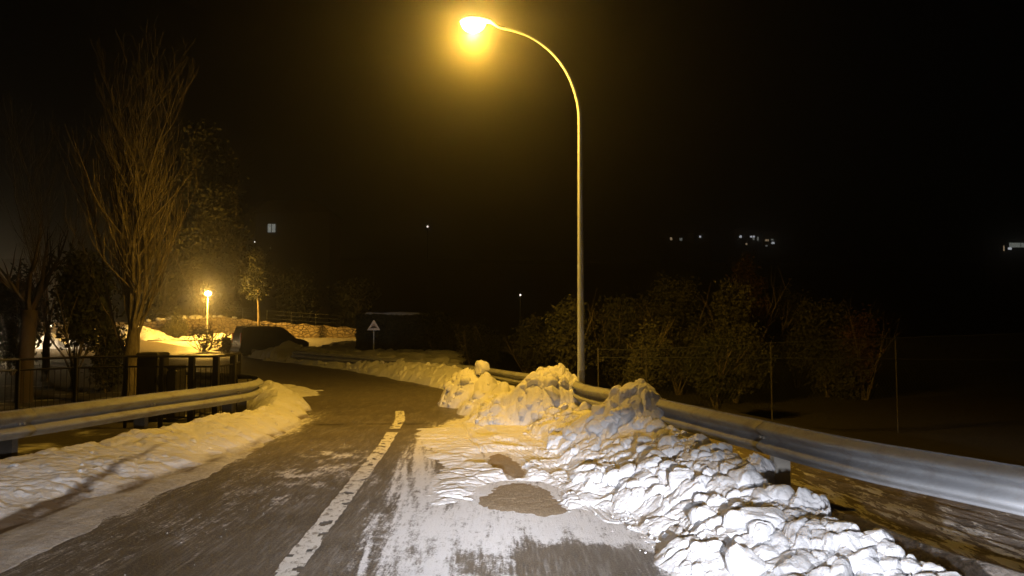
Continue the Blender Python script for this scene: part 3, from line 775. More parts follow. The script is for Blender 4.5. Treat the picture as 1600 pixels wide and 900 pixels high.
# earthy ridge and streaky verge under the near barrier
vm = mat('verge_dirt', (0.12, 0.085, 0.06), 0.9); t = NT(vm); p = t.geo()
pm = t.mapping(p, (1.0, 0.24, 1.0), (0, 0, R(-20)))
n1 = t.noise(pm, 13, 6, 0.68); n2 = t.noise(p, 30, 4, 0.7); n3 = t.noise(p, 2.0, 4, 0.6)
c = t.mix(t.ramp(n2, 0.3, 0.7), (0.09, 0.075, 0.062), (0.27, 0.235, 0.205)); c = t.mix(t.ramp(n3, 0.4, 0.6, 0, .5), c, (0.36, 0.31, 0.27))
sv = t.ramp(t.m('ADD', n1, t.attr('snow')), 0.525, 0.575)
t.col(t.mix(sv, c, (0.72, 0.71, 0.70))); t.bump(t.m('ADD', t.m('MULTIPLY', n1, 1.2), t.m('ADD', t.m('MULTIPLY', n2, 0.9), t.m('MULTIPLY', t.voro(p, 22), .15))), 0.8, 0.03)
xs = np.arange(0.6, 6.5, 0.03); ys_ = np.arange(2.0, 12.5, 0.04); X, Y, Fa = grid(xs, ys_)
rx_ = rail_x(Y); e = X - rx_
ridge_d = e + 0.36 + 0.05 * np.sin(Y * 3.1)
ridge = (0.19 + 0.06 * (fbm(Y * 1.8, X * .4, 3, 601) - .5)) * np.exp(-(ridge_d / 0.15) ** 2) * sstep(8.5, 7.0, Y)
strk = fbm((e) * 9, Y * 1.6 + e * 2, 4, 603)
Z = -0.005 + 0.055 * sstep(-0.5, -0.2, e) + ridge + 0.05 * (strk - 0.5) * sstep(-0.35, -0.1, e) - 0.9 * sstep(1.8, 4.6, e)
sn = 0.10 * sstep(-0.25, 0.0, e) * sstep(1.5, 0.6, e) - 0.08 + 0.25 * (strk - 0.45) * sstep(-0.3, 0, e) - 0.25 * np.exp(-(ridge_d / 0.16) ** 2)
keep = ((e.reshape(-1)[Fa] > -0.62).all(1))
tag(mesh_np('verge', np.stack([X, Y, Z], -1).reshape(-1, 3), Fa[keep], vm, attrs={'snow': sn}), kind='structure')

# ------------------------------------------------------------------ street lamps
def emis(name, col, s):
    m = bpy.data.materials.new(name); m.use_nodes = True; n = m.node_tree.nodes; l = m.node_tree.links
    b = n['Principled BSDF']; b.inputs['Emission Color'].default_value = (*col, 1); b.inputs['Emission Strength'].default_value = s
    b.inputs['Base Color'].default_value = (*[min(1, q) for q in col], 1)
    return m
M['bowl'] = emis('lamp_bowl', (1.0, 0.80, 0.34), 60)
M['warm'] = emis('window_warm', (1.0, 0.72, 0.42), 0.55)
M['white_l'] = emis('window_white', (0.9, 0.95, 1.0), 0.9)
M['cool'] = emis('window_cool', (0.70, 0.74, 0.66), 0.32)
M['dot'] = emis('distant_bulb', (1.0, 0.9, 0.75), 3.0)

lx, ly = AT(908, 600, 12.6)[0], 12.6
lamp = empty('street_lamp', (lx, ly, 0), 0, 'tall curved single-arm street lamp glowing yellow behind the crash barrier', 'street lamp')
pts = [(0, 0, -0.3)]
for z in np.linspace(0.6, AT(906, 190, 12.6)[2], 8): pts.append((0, 0, float(z)))
arcpx = [(904, 165), (897, 138), (886, 113), (870, 90), (850, 71), (826, 56), (800, 47), (785, 44)]
for a, b in arcpx:
    q = AT(a, b, 12.6); pts.append((q[0] - lx, 0, q[2]))
cv = catmull(pts, 3)
rads = [0.068 - 0.040 * min(1, max(0, q[2]) / 6.6) for q in cv]
mb = MB(); mb.tube([tuple(q) for q in cv], rads, 16); mb.build('pole', M['pole'], lamp, True)
mb = MB(); mb.tube([(0, 0, -.3), (0, 0, 0.03), (0, 0, .06)], [.15, .15, .09], 16); mb.box((0, 0, 0.015), (.34, .34, .03), 0, .006); mb.build('base_plate', M['pole'], lamp, True)
mb = MB(); mb.box((0, -0.069, 0.75), (.085, .014, .32), 0, .005); mb.build('access_door', M['galv'], lamp)
hq = AT(742, 40, 12.6); hx, hz_ = hq[0] - lx, hq[2]
aq = AT(785, 44, 12.6); 
# luminaire body: cobra head lofted from ellipses
mb = MB(); V = []; nseg = 20
sec = [(aq[0] - lx + 0.04, aq[2], .03, .03), (aq[0] - lx - .05, aq[2] + .005, .045, .04), (hx + .26, hz_ + .075, .08, .055), (hx + .12, hz_ + .09, .14, .065), (hx - .05, hz_ + .095, .16, .07), (hx - .2, hz_ + .085, .13, .055), (hx - .27, hz_ + .07, .05, .03)]
for (x, z, ry, rz_) in sec:
    for k in range(nseg):
        a = 2 * math.pi * k / nseg; zz = math.sin(a); V.append((x, math.cos(a) * ry, z + (zz * rz_ if zz > 0 else zz * rz_ * .35)))
Fs = [(i * nseg + k, i * nseg + (k + 1) % nseg, (i + 1) * nseg + (k + 1) % nseg, (i + 1) * nseg + k) for i in range(len(sec) - 1) for k in range(nseg)]
Fs += [tuple(range(nseg)), tuple(len(V) - 1 - k for k in range(nseg))]
mb.add(V, Fs); head = mb.build('lamp_head', M['galv'], lamp, True)
V, Fa = ICO[3]; W = V * np.array([.21, .15, .13])[None]; W[:, 2] = np.where(W[:, 2] > 0, W[:, 2] * .12, W[:, 2] * 1.3)
bowl = mesh_np('lamp_bowl', W + np.array([hx - .03, 0, hz_ + .05])[None], Fa, M['bowl'], head)
LAMP = Vector((lx + hx - .03, ly, hz_ - .17))
sll = add_light('street_lamp_light', 'POINT', LAMP, LAMP_P, SODIUM, 0.10)
# the reflector sends little light above the horizontal
sll.data.use_nodes = True; nt = sll.data.node_tree; N = nt.nodes; L = nt.links
tc = N.new('ShaderNodeTexCoord'); sp = N.new('ShaderNodeSeparateXYZ'); L.new(tc.outputs['Normal'], sp.inputs[0])
q_ = N.new('ShaderNodeMapRange'); q_.interpolation_type = 'SMOOTHSTEP'; L.new(sp.outputs[2], q_.inputs[0])
for i, v_ in enumerate((-0.34, -0.05, 1.0, 0.22)): q_.inputs[i + 1].default_value = v_
q2_ = N.new('ShaderNodeMapRange'); q2_.interpolation_type = 'SMOOTHSTEP'; L.new(sp.outputs[1], q2_.inputs[0])
for i, v_ in enumerate((-0.66, -0.26, 0.40, 1.0)): q2_.inputs[i + 1].default_value = v_
q3_ = N.new('ShaderNodeMapRange'); q3_.interpolation_type = 'SMOOTHSTEP'; L.new(sp.outputs[1], q3_.inputs[0])
for i, v_ in enumerate((0.30, 0.85, 0.0, 1.1)): q3_.inputs[i + 1].default_value = v_
ad_ = N.new('ShaderNodeMath'); ad_.operation = 'ADD'; L.new(q2_.outputs[0], ad_.inputs[0]); L.new(q3_.outputs[0], ad_.inputs[1])
mm_ = N.new('ShaderNodeMath'); mm_.operation = 'MULTIPLY'; L.new(q_.outputs[0], mm_.inputs[0]); L.new(ad_.outputs[0], mm_.inputs[1])
L.new(mm_.outputs[0], N['Emission'].inputs['Strength'])

# far lamp by the wall
fq = AT(325, 458, 60); fb = (fq[0], 60, float(H(fq[0], 60)) )
fl = empty('street_lamp', fb, 0, 'small distant post-top street lamp before the stone wall', 'street lamp')
hh = fq[2] - fb[2]
mb = MB(); mb.tube([(0, 0, -.2), (0, 0, .5), (0, 0, hh - .3)], [.07, .06, .04], 10); mb.build('pole', M['pole'], fl, True)
mb = MB(); mb.tube([(0, 0, hh + .16), (0, 0, hh + .24), (0, 0, hh + .30)], [.30, .22, .05], 14); hd = mb.build('lamp_cap', M['black'], fl, True); mb = MB(); mb.tube([(0, 0, hh - .34), (0, 0, hh - .22)], [.06, .16], 12); hd = mb.build('lamp_head', M['black'], fl, True)
V, Fa = ICO[3]; W = V * np.array([.24, .24, .19])[None]; mesh_np('lamp_globe', W + np.array([0, 0, hh - .03])[None], Fa, M['bowl'], hd)
fll = add_light('far_lamp_light', 'POINT', (fq[0], 59.62, fq[2] - .05), FAR_P, (1.0, 0.52, 0.07), 0.2)
# emission dimmed towards the main road, added to keep its glow off the van
fll.data.use_nodes = True; nt = fll.data.node_tree; N = nt.nodes; L = nt.links
tc = N.new('ShaderNodeTexCoord'); sp = N.new('ShaderNodeSeparateXYZ'); L.new(tc.outputs['Normal'], sp.inputs[0])
def mrr(v, a0, a1, b0, b1):
    q = N.new('ShaderNodeMapRange'); q.interpolation_type = 'SMOOTHSTEP'; L.new(v, q.inputs[0])
    for i, q_ in enumerate((a0, a1, b0, b1)): q.inputs[i + 1].default_value = q_
    return q.outputs[0]
mx = N.new('ShaderNodeMath'); mx.operation = 'MAXIMUM'
L.new(mrr(sp.outputs[1], -0.35, 0.0, 0.05, 1.0), mx.inputs[0]); L.new(mrr(sp.outputs[2], -0.34, -0.17, 1.0, 0.04), mx.inputs[1])
L.new(mx.outputs[0], N['Emission'].inputs['Strength'])

# ------------------------------------------------------------------ stone wall, railing on it, snow
wm = mat('stone_wall', (0.3, 0.24, 0.16), 0.9); t = NT(wm); p = t.coord()
vd = t.voro(t.mapping(p, (1, 1, 1.7)), 2.3, 'DISTANCE_TO_EDGE'); n = t.noise(p, 5, 5, .7)
c = t.mix(t.ramp(n, .3, .7), (0.28, 0.22, 0.14), (0.5, 0.41, 0.28)); c = t.mix(t.ramp(vd, 0.0, 0.09, .9, 0), c, (0.08, 0.06, 0.045)); t.col(c)
t.bump(t.m('ADD', t.ramp(vd, 0, .12), n), 1.0, .08)
wp = [(-46, 62.5), (-38, 65.5), (-33, 66.5), (-26, 66.5), (-20, 66), (-13, 65), (-6, 66)]
W = resample(catmull(wp, 8), 0.5)
def wall_thing(Pw, h_fn, th, material, name):
    V = []; 
    for i, p_ in enumerate(Pw):
        z0 = float(H(p_[0], p_[1])) - .3; zt = h_fn(p_) + .08 * math.sin(i * 1.7)
        for (dy, z) in ((-th / 2, z0), (-th / 2 - .02, zt), (th / 2, zt), (th / 2, z0)): V.append((p_[0], p_[1] + dy, z))
    m = len(Pw); Fa = []
    for i in range(m - 1):
        for k in range(4): Fa.append((i * 4 + k, (i + 1) * 4 + k, (i + 1) * 4 + (k + 1) % 4, i * 4 + (k + 1) % 4))
    Fa += [(0, 1, 2, 3), ((m - 1) * 4 + 3, (m - 1) * 4 + 2, (m - 1) * 4 + 1, (m - 1) * 4)]
    return mesh_np(name, V, Fa, material, smooth=False)
htop = lambda p_: float(np.interp(p_[0], [-46, -34, -30, -26, -22, -13], [2.2, 2.2, 2.6, 2.75, 2.3, 1.7]))
wo = wall_thing(W, htop, .5, wm, 'stone_wall'); tag(wo, 'long rough stone retaining wall lit orange behind the parked van', 'wall')
# thin posts and rail on the wall
rf = empty('mesh_fence', (-30, 66.4, 0), 0, 'low post and rail fence standing on top of the lit stone wall', 'fence')
for i, x in enumerate(np.arange(-33, -15, 2.2)):
    mb = MB(); zt = htop((x, 0)); mb.tube([(x + 30, 0, zt - .1), (x + 30, 0, zt + 1.05)], .035, 6); mb.build('post', chain, rf)
mb = MB()
for dz in (.3, .65, 1.0): mb.tube([(x + 30, 0, htop((x, 0)) + dz) for x in np.arange(-33, -15, 1.1)], .018, 5)
mb.build('rail', chain, rf)
# snow humps along the wall foot / on the wall
def fh(cx, cy, h, rx, ry, label, k, name='snow_heap'):
    z0 = float(H(cx, cy)); fn = mound(cx, cy, h, rx, ry)
    o = heightfield(name, (cx - rx * 1.3, cx + rx * 1.3), (cy - ry * 1.3, cy + ry * 1.3), 0.1, fn, k, [(0.7, .2), (.3, .08)], M['snow'], lambda X, Y, Z: .1 + 0 * X, rocks=(60, .1, .3, .1), seed=k, dy=.002, label=label, cat='snow heap')
    o.location.z = z0
fh(-31.6, 62.0, 1.1, 3.2, 1.6, 'rounded snow heap left of the far lamp, at the left end of the lit wall', 640)
fh(-24.5, 61.8, .35, 3.6, 1.2, 'low strip of snow along the foot of the lit wall, left of the van', 660)
fh(-19.0, 54.0, .45, 3.0, 1.6, 'shallow snow heap on the kerb just left of the parked van', 680)
V2, F2 = place_rocks([(x, 66.3 + rng.uniform(-.1, .1), htop((x, 0)) + .06, rng.uniform(.12, .38)) for x in rng.uniform(-33, -24, 26)], 8, .6)
tag(mesh_np('wall_snow', V2, F2, M['chunk'], attrs={'dirt': np.zeros(len(V2))}), 'clumps of snow lying on top of the stone wall', 'snow', kind='stuff')

# ------------------------------------------------------------------ van
paint = mat('van_paint', (0.022, 0.022, 0.028), 0.22, 0.0, 0.6); glass = mat('van_glass', (0.008, 0.009, 0.01), 0.06, 0, 0.8)
trim = mat('van_trim', (0.02, 0.02, 0.02), 0.6); plate_m = mat('plate', (0.75, 0.74, 0.70), 0.5); red_l = mat('tail_lens', (0.6, 0.03, 0.02), 0.25)
rim_m = mat('rim', (0.45, 0.45, 0.46), 0.35, 0.7)
ya = R(90 - 52)
vx = G(420, 549)
van = empty('parked_van', (-14.9, 45.8, -0.02), ya, 'dark compact van parked at the roadside, seen from its rear corner', 'van')
# body: side profile (x forward), lofted over width with tumblehome
prof = [(-2.08, .24), (-2.12, .55), (-2.11, .95), (-2.04, 1.40), (-1.93, 1.72), (-1.75, 1.80), (-.6, 1.84), (.25, 1.80), (.55, 1.70), (.95, 1.38), (1.25, 1.10), (1.75, 1.00), (2.02, .88), (2.12, .66), (2.12, .38), (2.05, .22), (1.70, .18), (-1.9, .18)]
wid = lambda z: 0.86 if z < 1.0 else 0.86 - (z - 1.0) * 0.17
V = []; n = len(prof); ywn = [-1, -.94, -.6, 0, .6, .94, 1]
for yw in ywn:
    for (x, z) in prof:
        e_ = abs(yw); sh = 0.0 if e_ < .95 else 0.045
        cx, cz = 0, 1.0
        V.append((x * (1 - sh * .9), yw * wid(z), cz + (z - cz) * (1 - sh)))
Fs = []
for j in range(len(ywn) - 1):
    for i in range(n):
        i2 = (i + 1) % n; Fs.append((j * n + i, j * n + i2, (j + 1) * n + i2, (j + 1) * n + i))
Fs += [tuple(range(n - 1, -1, -1)), tuple((len(ywn) - 1) * n + i for i in range(n))]
body = mesh_np('body', V, Fs, paint, van); body.data.polygons.foreach_set('use_smooth', [True] * len(body.data.polygons)); body.data.set_sharp_from_angle(angle=R(28))
def side_poly(pts, sgn, name, m, off=.006, th=.012):
    mb = MB(); P3 = [(x, sgn * (wid(z) + off) * .995, z) for x, z in pts]; nn = len(P3)
    mb.add(P3 + [(x, y - sgn * th, z) for x, y, z in P3], [tuple(range(nn)), tuple(range(2 * nn - 1, nn - 1, -1))] + [(i, (i + 1) % nn, (i + 1) % nn + nn, i + nn) for i in range(nn)])
    return mb.build(name, m, body if name == 'window' else van)
for sg in (-1, 1):
    side_poly([(-1.85, 1.08), (-.75, 1.08), (-.75, 1.60), (-1.70, 1.62)], sg, 'window', glass)
    side_poly([(-.68, 1.08), (.05, 1.08), (.05, 1.60), (-.68, 1.60)], sg, 'window', glass)
    side_poly([(.12, 1.08), (1.05, 1.08), (.55, 1.56), (.12, 1.60)], sg, 'window', glass)
    mb = MB(); mb.box((.95, sg * .98, 1.12), (.14, .16, .16), 0, .03); mb.build('wing_mirror', trim, van)
    for hx_ in (-.62, .18):
        mb = MB(); mb.box((hx_, sg * .872, .98), (.15, .025, .03), 0, .006); mb.build('door_handle', trim, body)
    mb = MB(); mb.box((-.25, sg * .868, .50), (2.3, .03, .10), 0, .01); mb.build('side_moulding', trim, body)
    mb = MB(); mb.tube([(-1.6, sg * .62, 1.90), (.1, sg * .62, 1.90)], .018, 6)
    for q in (-1.55, -.7, .05): mb.box((q, sg * .62, 1.86), (.05, .03, .09))
    mb.build('roof_bar', trim, van)
    mb = MB(); mb.box((-2.085, sg * .76, 1.12), (.08, .13, .62), 0, .02); mb.build('tail_light', red_l, van)
    mb = MB(); mb.box((2.08, sg * .64, .78), (.1, .34, .17), 0, .03); mb.build('headlight', plate_m, van)
    for xw in (-1.30, 1.32):
        wh = empty('wheel', (xw, sg * .76, .31)); wh.parent = van
        mb = MB(); mb.tube([(0, -.10, 0), (0, -.085, 0), (0, .085, 0), (0, .10, 0)], [.27, .31, .31, .27], 24); mb.build('tyre', M['rubber'], wh, True)
        mb = MB(); mb.tube([(0, -.104, 0), (0, .104, 0)], .19, 16); mb.build('rim', rim_m, wh, True)
mb = MB(); mb.box((-2.10, 0, 1.36), (.03, 1.22, .50), 0, .01); rw = mb.build('rear_window', glass, van); rw.rotation_euler = (0, R(0), 0)
rw.rotation_euler = (0, R(10), 0); rw.location = (.22, 0, -.34)
mb = MB(); mb.box((-2.13, 0, .42), (.12, 1.66, .24), 0, .04); mb.build('rear_bumper', trim, van)
mb = MB(); mb.box((-2.135, .18, .74), (.02, .50, .115), 0, .004); mb.build('number_plate', plate_m, van)
mb = MB(); mb.box((-2.135, 0, .92), (.03, .30, .04), 0, .006); mb.build('tailgate_handle', rim_m, van)
mb = MB(); mb.box((1.02, 0, 1.30), (.02, 1.40, .62)); ws = mb.build('windscreen', glass, van); ws.rotation_euler = (0, R(-46), 0); ws.location = (1.02 - (1.02 * math.cos(R(46)) - 1.30 * math.sin(R(46))) - .15, 0, 1.4 - (1.02 * math.sin(R(46)) + 1.30 * math.cos(R(46))))
# rim of snow left on the rear edge of the roof
rk = [(-1.86 + rng.uniform(-.06, .08), yv, 1.79 + .0 * yv, rng.uniform(.07, .12)) for yv in np.linspace(-.68, .68, 16)]
V2, F2 = place_rocks([(a, b, c_, r) for a, b, c_, r in rk], 31, .5)
so = mesh_np('roof_snow', V2, F2, M['chunk'], attrs={'dirt': np.zeros(len(V2)) - .1})
so.location = van.location; so.rotation_euler = van.rotation_euler; tag(so, 'thin ridge of snow left on the rear edge of the van roof', 'snow')

# ------------------------------------------------------------------ warning sign
sgq = AT(584, 509, 38); sx_ = sgq[0]
sign = empty('road_sign', (sx_, 38, 0.05), 0, 'triangular warning sign with a black bump symbol on a thin pole', 'road sign')
zc = AT(584, 516, 38)[2] - .05; zt = AT(584, 499, 38)[2] - .05; hw = .34
mb = MB(); mb.tube([(0, .03, -.3), (0, .03, zt - .1)], .032, 8); mb.build('pole', M['pole'], sign, True)
def rtri(hw_, z0, z1, r=.04):
    C3 = [Vector((-hw_, z0)), Vector((hw_, z0)), Vector((0, z1))]; out = []
    for i in range(3):
        a, b, c_ = C3[i - 1], C3[i], C3[(i + 1) % 3]; d1 = (a - b).normalized(); d2 = (c_ - b).normalized()
        for tt in np.linspace(0, 1, 5): out.append(tuple(b + d1 * r * 1.4 * (1 - tt) ** 2 + d2 * r * 1.4 * tt ** 2))
    return out
border_m = mat('sign_border', (0.88, 0.80, 0.77), 0.35); face_m = mat('sign_face', (0.50, 0.38, 0.34), 0.5); blk = mat('sign_black', (0.01, 0.01, 0.01), 0.6)
mb = MB(); mb.prism(rtri(hw, zc, zt), (0, 0, 0), (1, 0, 0), (0, 0, 1), (0, .02, 0)); pl = mb.build('border', border_m, sign)
mb = MB(); mb.prism(rtri(hw * .60, zc + .10, zt - .19, .02), (0, -.004, 0), (1, 0, 0), (0, 0, 1), (0, .003, 0)); mb.build('face', face_m, sign)
bump = [(-.17, 0)] + [(x, .045 * max(0, math.cos((x + .075) * 20)) + .065 * max(0, math.cos((x - .0) * 16)) + .045 * max(0, math.cos((x - .075) * 20)) + .012) for x in np.linspace(-.165, .165, 23)] + [(.17, 0)]
mb = MB(); mb.prism([(a, zc + .115 + b) for a, b in bump], (0, -.008, 0), (1, 0, 0), (0, 0, 1), (0, .003, 0)); mb.build('bump_symbol', blk, sign)

# ------------------------------------------------------------------ black railing left with the two dark cabinets
def rail_pt(px, Y): return AT(px, 560, Y)[0]
RY0 = 12.6
fence = empty('metal_railing', (rail_pt(338, RY0), RY0, 0), 0, 'black metal railing with thin upright bars behind the inner crash barrier', 'railing')
ox = rail_pt(338, RY0)
ztop = AT(300, 557, RY0)[2]; zmid = AT(300, 573, RY0)[2]
segs = [(0, 0), (rail_pt(300, RY0) - ox, 0), (rail_pt(253, RY0) - ox, 0), (rail_pt(198, RY0) - ox, .0), (rail_pt(130, RY0) - ox, -.2), (rail_pt(60, RY0) - ox, -.5), (rail_pt(-10, 12) - ox, -.9), (rail_pt(-60, 11.5) - ox, -1.3)]
back = [(0, 0), (-.05, .9), (-.3, 1.9)]
def tz(a): return ztop - .0 - max(0, (-a - 2.0)) * .03
for (pa, w_) in [(segs[0], .10), (segs[1], .10), (segs[2], .07), (segs[3], .05), (segs[4], .06), (segs[5], .06), (segs[6], .06), (back[1], .10), (back[2], .06)]:
    mb = MB(); mb.box((pa[0], pa[1], (tz(pa[0]) - .2) / 2), (w_, w_ * .7, tz(pa[0]) + .2), 0, .006); mb.build('post', M['black'], fence)
for zz, r in ((0, .022), (ztop - zmid, .016)):
    mb = MB(); mb.tube([(a[0], a[1], tz(a[0]) - zz) for a in segs], r, 6); mb.tube([(a[0], a[1], tz(a[0]) - zz) for a in back], r, 6); mb.build('handrail' if zz == 0 else 'crossbar', M['black'], fence)
mb = MB(); mb.tube([(a[0], a[1], .12) for a in segs], .016, 6); mb.build('crossbar', M['black'], fence)
pk_ = [q for path in (segs, back) for q in resample(np.array(path), .085)]
pk_.sort(key=lambda q: -q[0]); rest = MB()
for i_, q in enumerate(pk_):
    mb = MB() if i_ < 100 else rest
    mb.tube([(q[0], q[1], .1), (q[0], q[1], tz(q[0]) - (ztop - zmid))], .006, 4)
    if i_ < 100: mb.build('bar', M['black'], fence)
if rest.v: tag(rest.build('bars', M['black'], fence), kind='stuff')
def cabinet(px0, px1, py0, Y, label, cat):
    x0, x1 = AT(px0, py0, Y)[0], AT(px1, py0, Y)[0]; zt = AT(px0, py0, Y)[2]; wd = x1 - x0
    r = empty('bin' if cat == 'bin' else 'cabinet', ((x0 + x1) / 2, Y + .2, -.02), 0, label, cat)
    mb = MB(); mb.box((0, 0, (zt - .08) / 2), (wd * .96, .42, zt - .08), 0, .03); mb.build('body', M['black'], r)
    mb = MB(); mb.box((0, -.01, zt - .04), (wd, .46, .075), 0, .03); mb.build('lid', M['black'], r)
cabinet(213, 250, 549, 13.3, 'wide dark rubbish bin behind the black railing, left of its middle post', 'bin')
cabinet(260, 277, 569, 13.3, 'narrow dark cabinet behind the black railing, between two of its posts', 'cabinet')

# ------------------------------------------------------------------ trees
bark = mat('poplar_bark', (0.30, 0.22, 0.13), 0.9); t = NT(bark); p = t.coord(); n = t.noise(t.mapping(p, (1, 1, .25)), 14, 5, .7)
t.col(t.mix(t.ramp(n, .35, .65), (0.085, 0.066, 0.046), (0.24, 0.20, 0.15))); t.bump(n, .8, .02)
def tree_empty(name, x, y, label, cat='tree', group=None): return empty(name, (x, y, float(H(x, y)) - .05), 0, label, cat, group)
def branch(rng, mb, p0, d0, L, r0, lift, wob, seg, depth, nchild, rel=1.0):
    pts = [Vector(p0)]; d = Vector(d0).normalized(); st = L / seg
    for i in range(seg):
        d = (d + Vector((rng.gauss(0, wob), rng.gauss(0, wob), lift + rng.gauss(0, wob * .5)))).normalized()
        pts.append(pts[-1] + d * st)
    rads = [max(.0028, r0 * (1 - .88 * i / seg)) for i in range(seg + 1)]
    mb.tube(pts, rads, 6 if r0 > .02 else (4 if r0 > .008 else 3), False)
    if depth <= 0: return
    for k in range(nchild):
        tt = rng.uniform(.18, .95); i = min(int(tt * seg), seg - 1); q = pts[i].lerp(pts[i + 1], tt * seg - i)
        a = rng.uniform(0, 2 * math.pi); dd = (pts[i + 1] - pts[i]).normalized()
        side = Vector((math.cos(a), math.sin(a), .25)); nd = (dd * .85 + side * rng.uniform(.35, .75)).normalized()
        branch(rng, mb, q, nd, L * rng.uniform(.28, .5) * (1.15 - tt * .5), r0 * (1 - .7 * tt) * .5, lift * 1.3, wob, max(3, seg - 2), depth - 1, max(2, int(nchild * .62)))
def poplar(x, y, height, seed, label, spread=.34, leaders=10, trunk_r=.17, lean=0.0, nchild=9, tips=None):
    rng = random.Random(seed); rt = tree_empty('poplar', x, y, label)
    mb = MB(); tp = [Vector((0, 0, 0)), Vector((.02, 0, .5)), Vector((.0, 0, 1.1)), Vector((.05, 0, 1.7))]
    mb.tube([Vector((0, 0, -.2))] + tp, [trunk_r * 1.35, trunk_r * 1.15, trunk_r, trunk_r * .95, trunk_r * .7], 12, False)
    mb.build('trunk', bark, rt, True)
    mb = MB()
    for i in range(leaders):
        a = 2 * math.pi * i / leaders + rng.uniform(-.3, .3); s = spread * rng.uniform(.25, 1.25)
        if i == 0: s = .04
        z0 = rng.uniform(.7, 2.4); hgt = (height - z0) * rng.uniform(.62, 1.0) * (1 - .25 * s)
        branch(rng, mb, (0.02, 0, z0 * .75), (math.cos(a) * s + lean, math.sin(a) * s, .8), hgt, trunk_r * rng.uniform(.20, .38), .06, .085, 16, 2, nchild)
    mb.build('branches', bark, rt); return rt
q = AT(204, 600, 16.5)
poplar(q[0], 16.5, 8.0, 4, 'tall bare poplar with upswept branches behind the black railing', spread=.20, leaders=17, trunk_r=.17, nchild=15)
q = AT(70, 600, 24)
bark_d = mat('dark_bark', (0.07, 0.052, 0.036), 0.9)
poplar(q[0], 24, 9.3, 12, 'fainter bare poplar further back near the left edge', spread=.14, leaders=9, trunk_r=.11, nchild=11)
# thick short-crowned trunk at the far left
q = AT(38, 600, 17)
rng_ = random.Random(5); rt = tree_empty('plane_tree', q[0], 17, 'pale thick trunk with stubby limbs at the far left')
mb = MB(); mb.tube([(0, 0, -.2), (0.0, 0, .6), (.03, 0, 1.4), (.06, 0, 2.1)], [.20, .17, .16, .17], 12, False); mb.build('trunk', bark_d, rt, True)
mb = MB()
for i in range(6):
    a = i * 1.05; branch(rng_, mb, (.06, 0, 2.0), (math.cos(a) * .6, math.sin(a) * .6, .9), rng_.uniform(1.2, 2.4), .07, .05, .1, 6, 1, 6)
mb.build('branches', bark_d, rt)

def leaf_mat(name, a, b):
    m = mat(name, a, .8); t = NT(m); n = t.noise(t.geo(), .9, 3, .6); n2 = t.noise(t.geo(), 9, 2, .6)
    t.col(t.mix(t.ramp(t.m('ADD', t.m('MULTIPLY', n, .6), t.m('MULTIPLY', n2, .4)), .35, .65), a, b)); return m
M['pine'] = leaf_mat('pine_foliage', (0.038, 0.040, 0.018), (0.10, 0.095, 0.04))
M['bush'] = leaf_mat('bush_foliage', (0.035, 0.038, 0.022), (0.095, 0.09, 0.055))
M['rusty'] = leaf_mat('rusty_foliage', (0.06, 0.03, 0.018), (0.13, 0.06, 0.035))
M['dark'] = leaf_mat('dark_foliage', (0.012, 0.015, 0.009), (0.035, 0.038, 0.02))
def leaves(name, m, parent, lobes, n, size, seed, aspect=2.2):
    """lobes: (x,y,z,rx,ry,rz); leaf quads gathered in twig-sized clumps"""
    rg = np.random.RandomState(seed); w_ = np.array([l[3] * l[4] * l[5] for l in lobes]) ** .67; w_ /= w_.sum()
    ncl = max(8, n // 26); li = rg.choice(len(lobes), ncl, p=w_); L_ = np.array(lobes)[li]
    d = rg.normal(size=(ncl, 3)); d /= np.linalg.norm(d, axis=1)[:, None]
    r = rg.uniform(.25, 1.05, ncl) ** .55
    c_ = L_[:, :3] + d * r[:, None] * L_[:, 3:]
    cs = size * rg.uniform(2.0, 5.0, ncl)
    k = rg.randint(ncl, size=n); P = c_[k] + rg.normal(size=(n, 3)) * cs[k][:, None] * .6
    a = rg.normal(size=(n, 3)); a /= np.linalg.norm(a, axis=1)[:, None]; b = np.cross(a, rg.normal(size=(n, 3))); b /= np.linalg.norm(b, axis=1)[:, None]
    s = size * rg.uniform(.5, 1.2, n)[:, None]
    V = np.stack([P - a * s * aspect / 2, P + b * s / 2, P + a * s * aspect / 2, P - b * s / 2], 1).reshape(-1, 3)
    return mesh_np(name, V, np.arange(n * 4).reshape(-1, 4), m, parent, smooth=False)
def bushy(px, pytop, Y, wpx, label, m='bush', seed=1, n=9000, size=.07, cat='bush', zbase=None, name='bush', trunk=True, group=None):
    x = AT(px, 500, Y)[0]; ztop = AT(px, pytop, Y)[2]; z0 = float(H(x, Y)) if zbase is None else zbase; hgt = ztop - z0; wr = wpx * Y / F_PX / 2
    rt = empty(name, (x, Y, z0 - .05), 0, label, cat, group); rg = random.Random(seed); lobes = []
    for i in range(9):
        a = rg.uniform(0, 6.28); q = rg.uniform(0, .62) * wr; zc_ = hgt * rg.uniform(.25, .82); f_ = (1 - .45 * zc_ / hgt)
        lobes.append((math.cos(a) * q * f_, math.sin(a) * q * f_, zc_, wr * rg.uniform(.28, .5) * f_, wr * rg.uniform(.28, .5) * f_, hgt * rg.uniform(.14, .26)))
    mb = MB()
    for i in range(7):
        a = rg.uniform(0, 6.28); s = rg.uniform(.1, .55) * min(1, wr / hgt * 2)
        branch(rg, mb, (rg.uniform(-.1, .1), rg.uniform(-.1, .1), 0), (math.cos(a) * s, math.sin(a) * s, .9), hgt * rg.uniform(.7, .98), .035 if hgt < 5 else .09, .01, .1, 7, 1, 8)
    mb.build('stems', bark, rt)
    leaves('crown', M[m], rt, lobes, n, size, seed)
    return rt
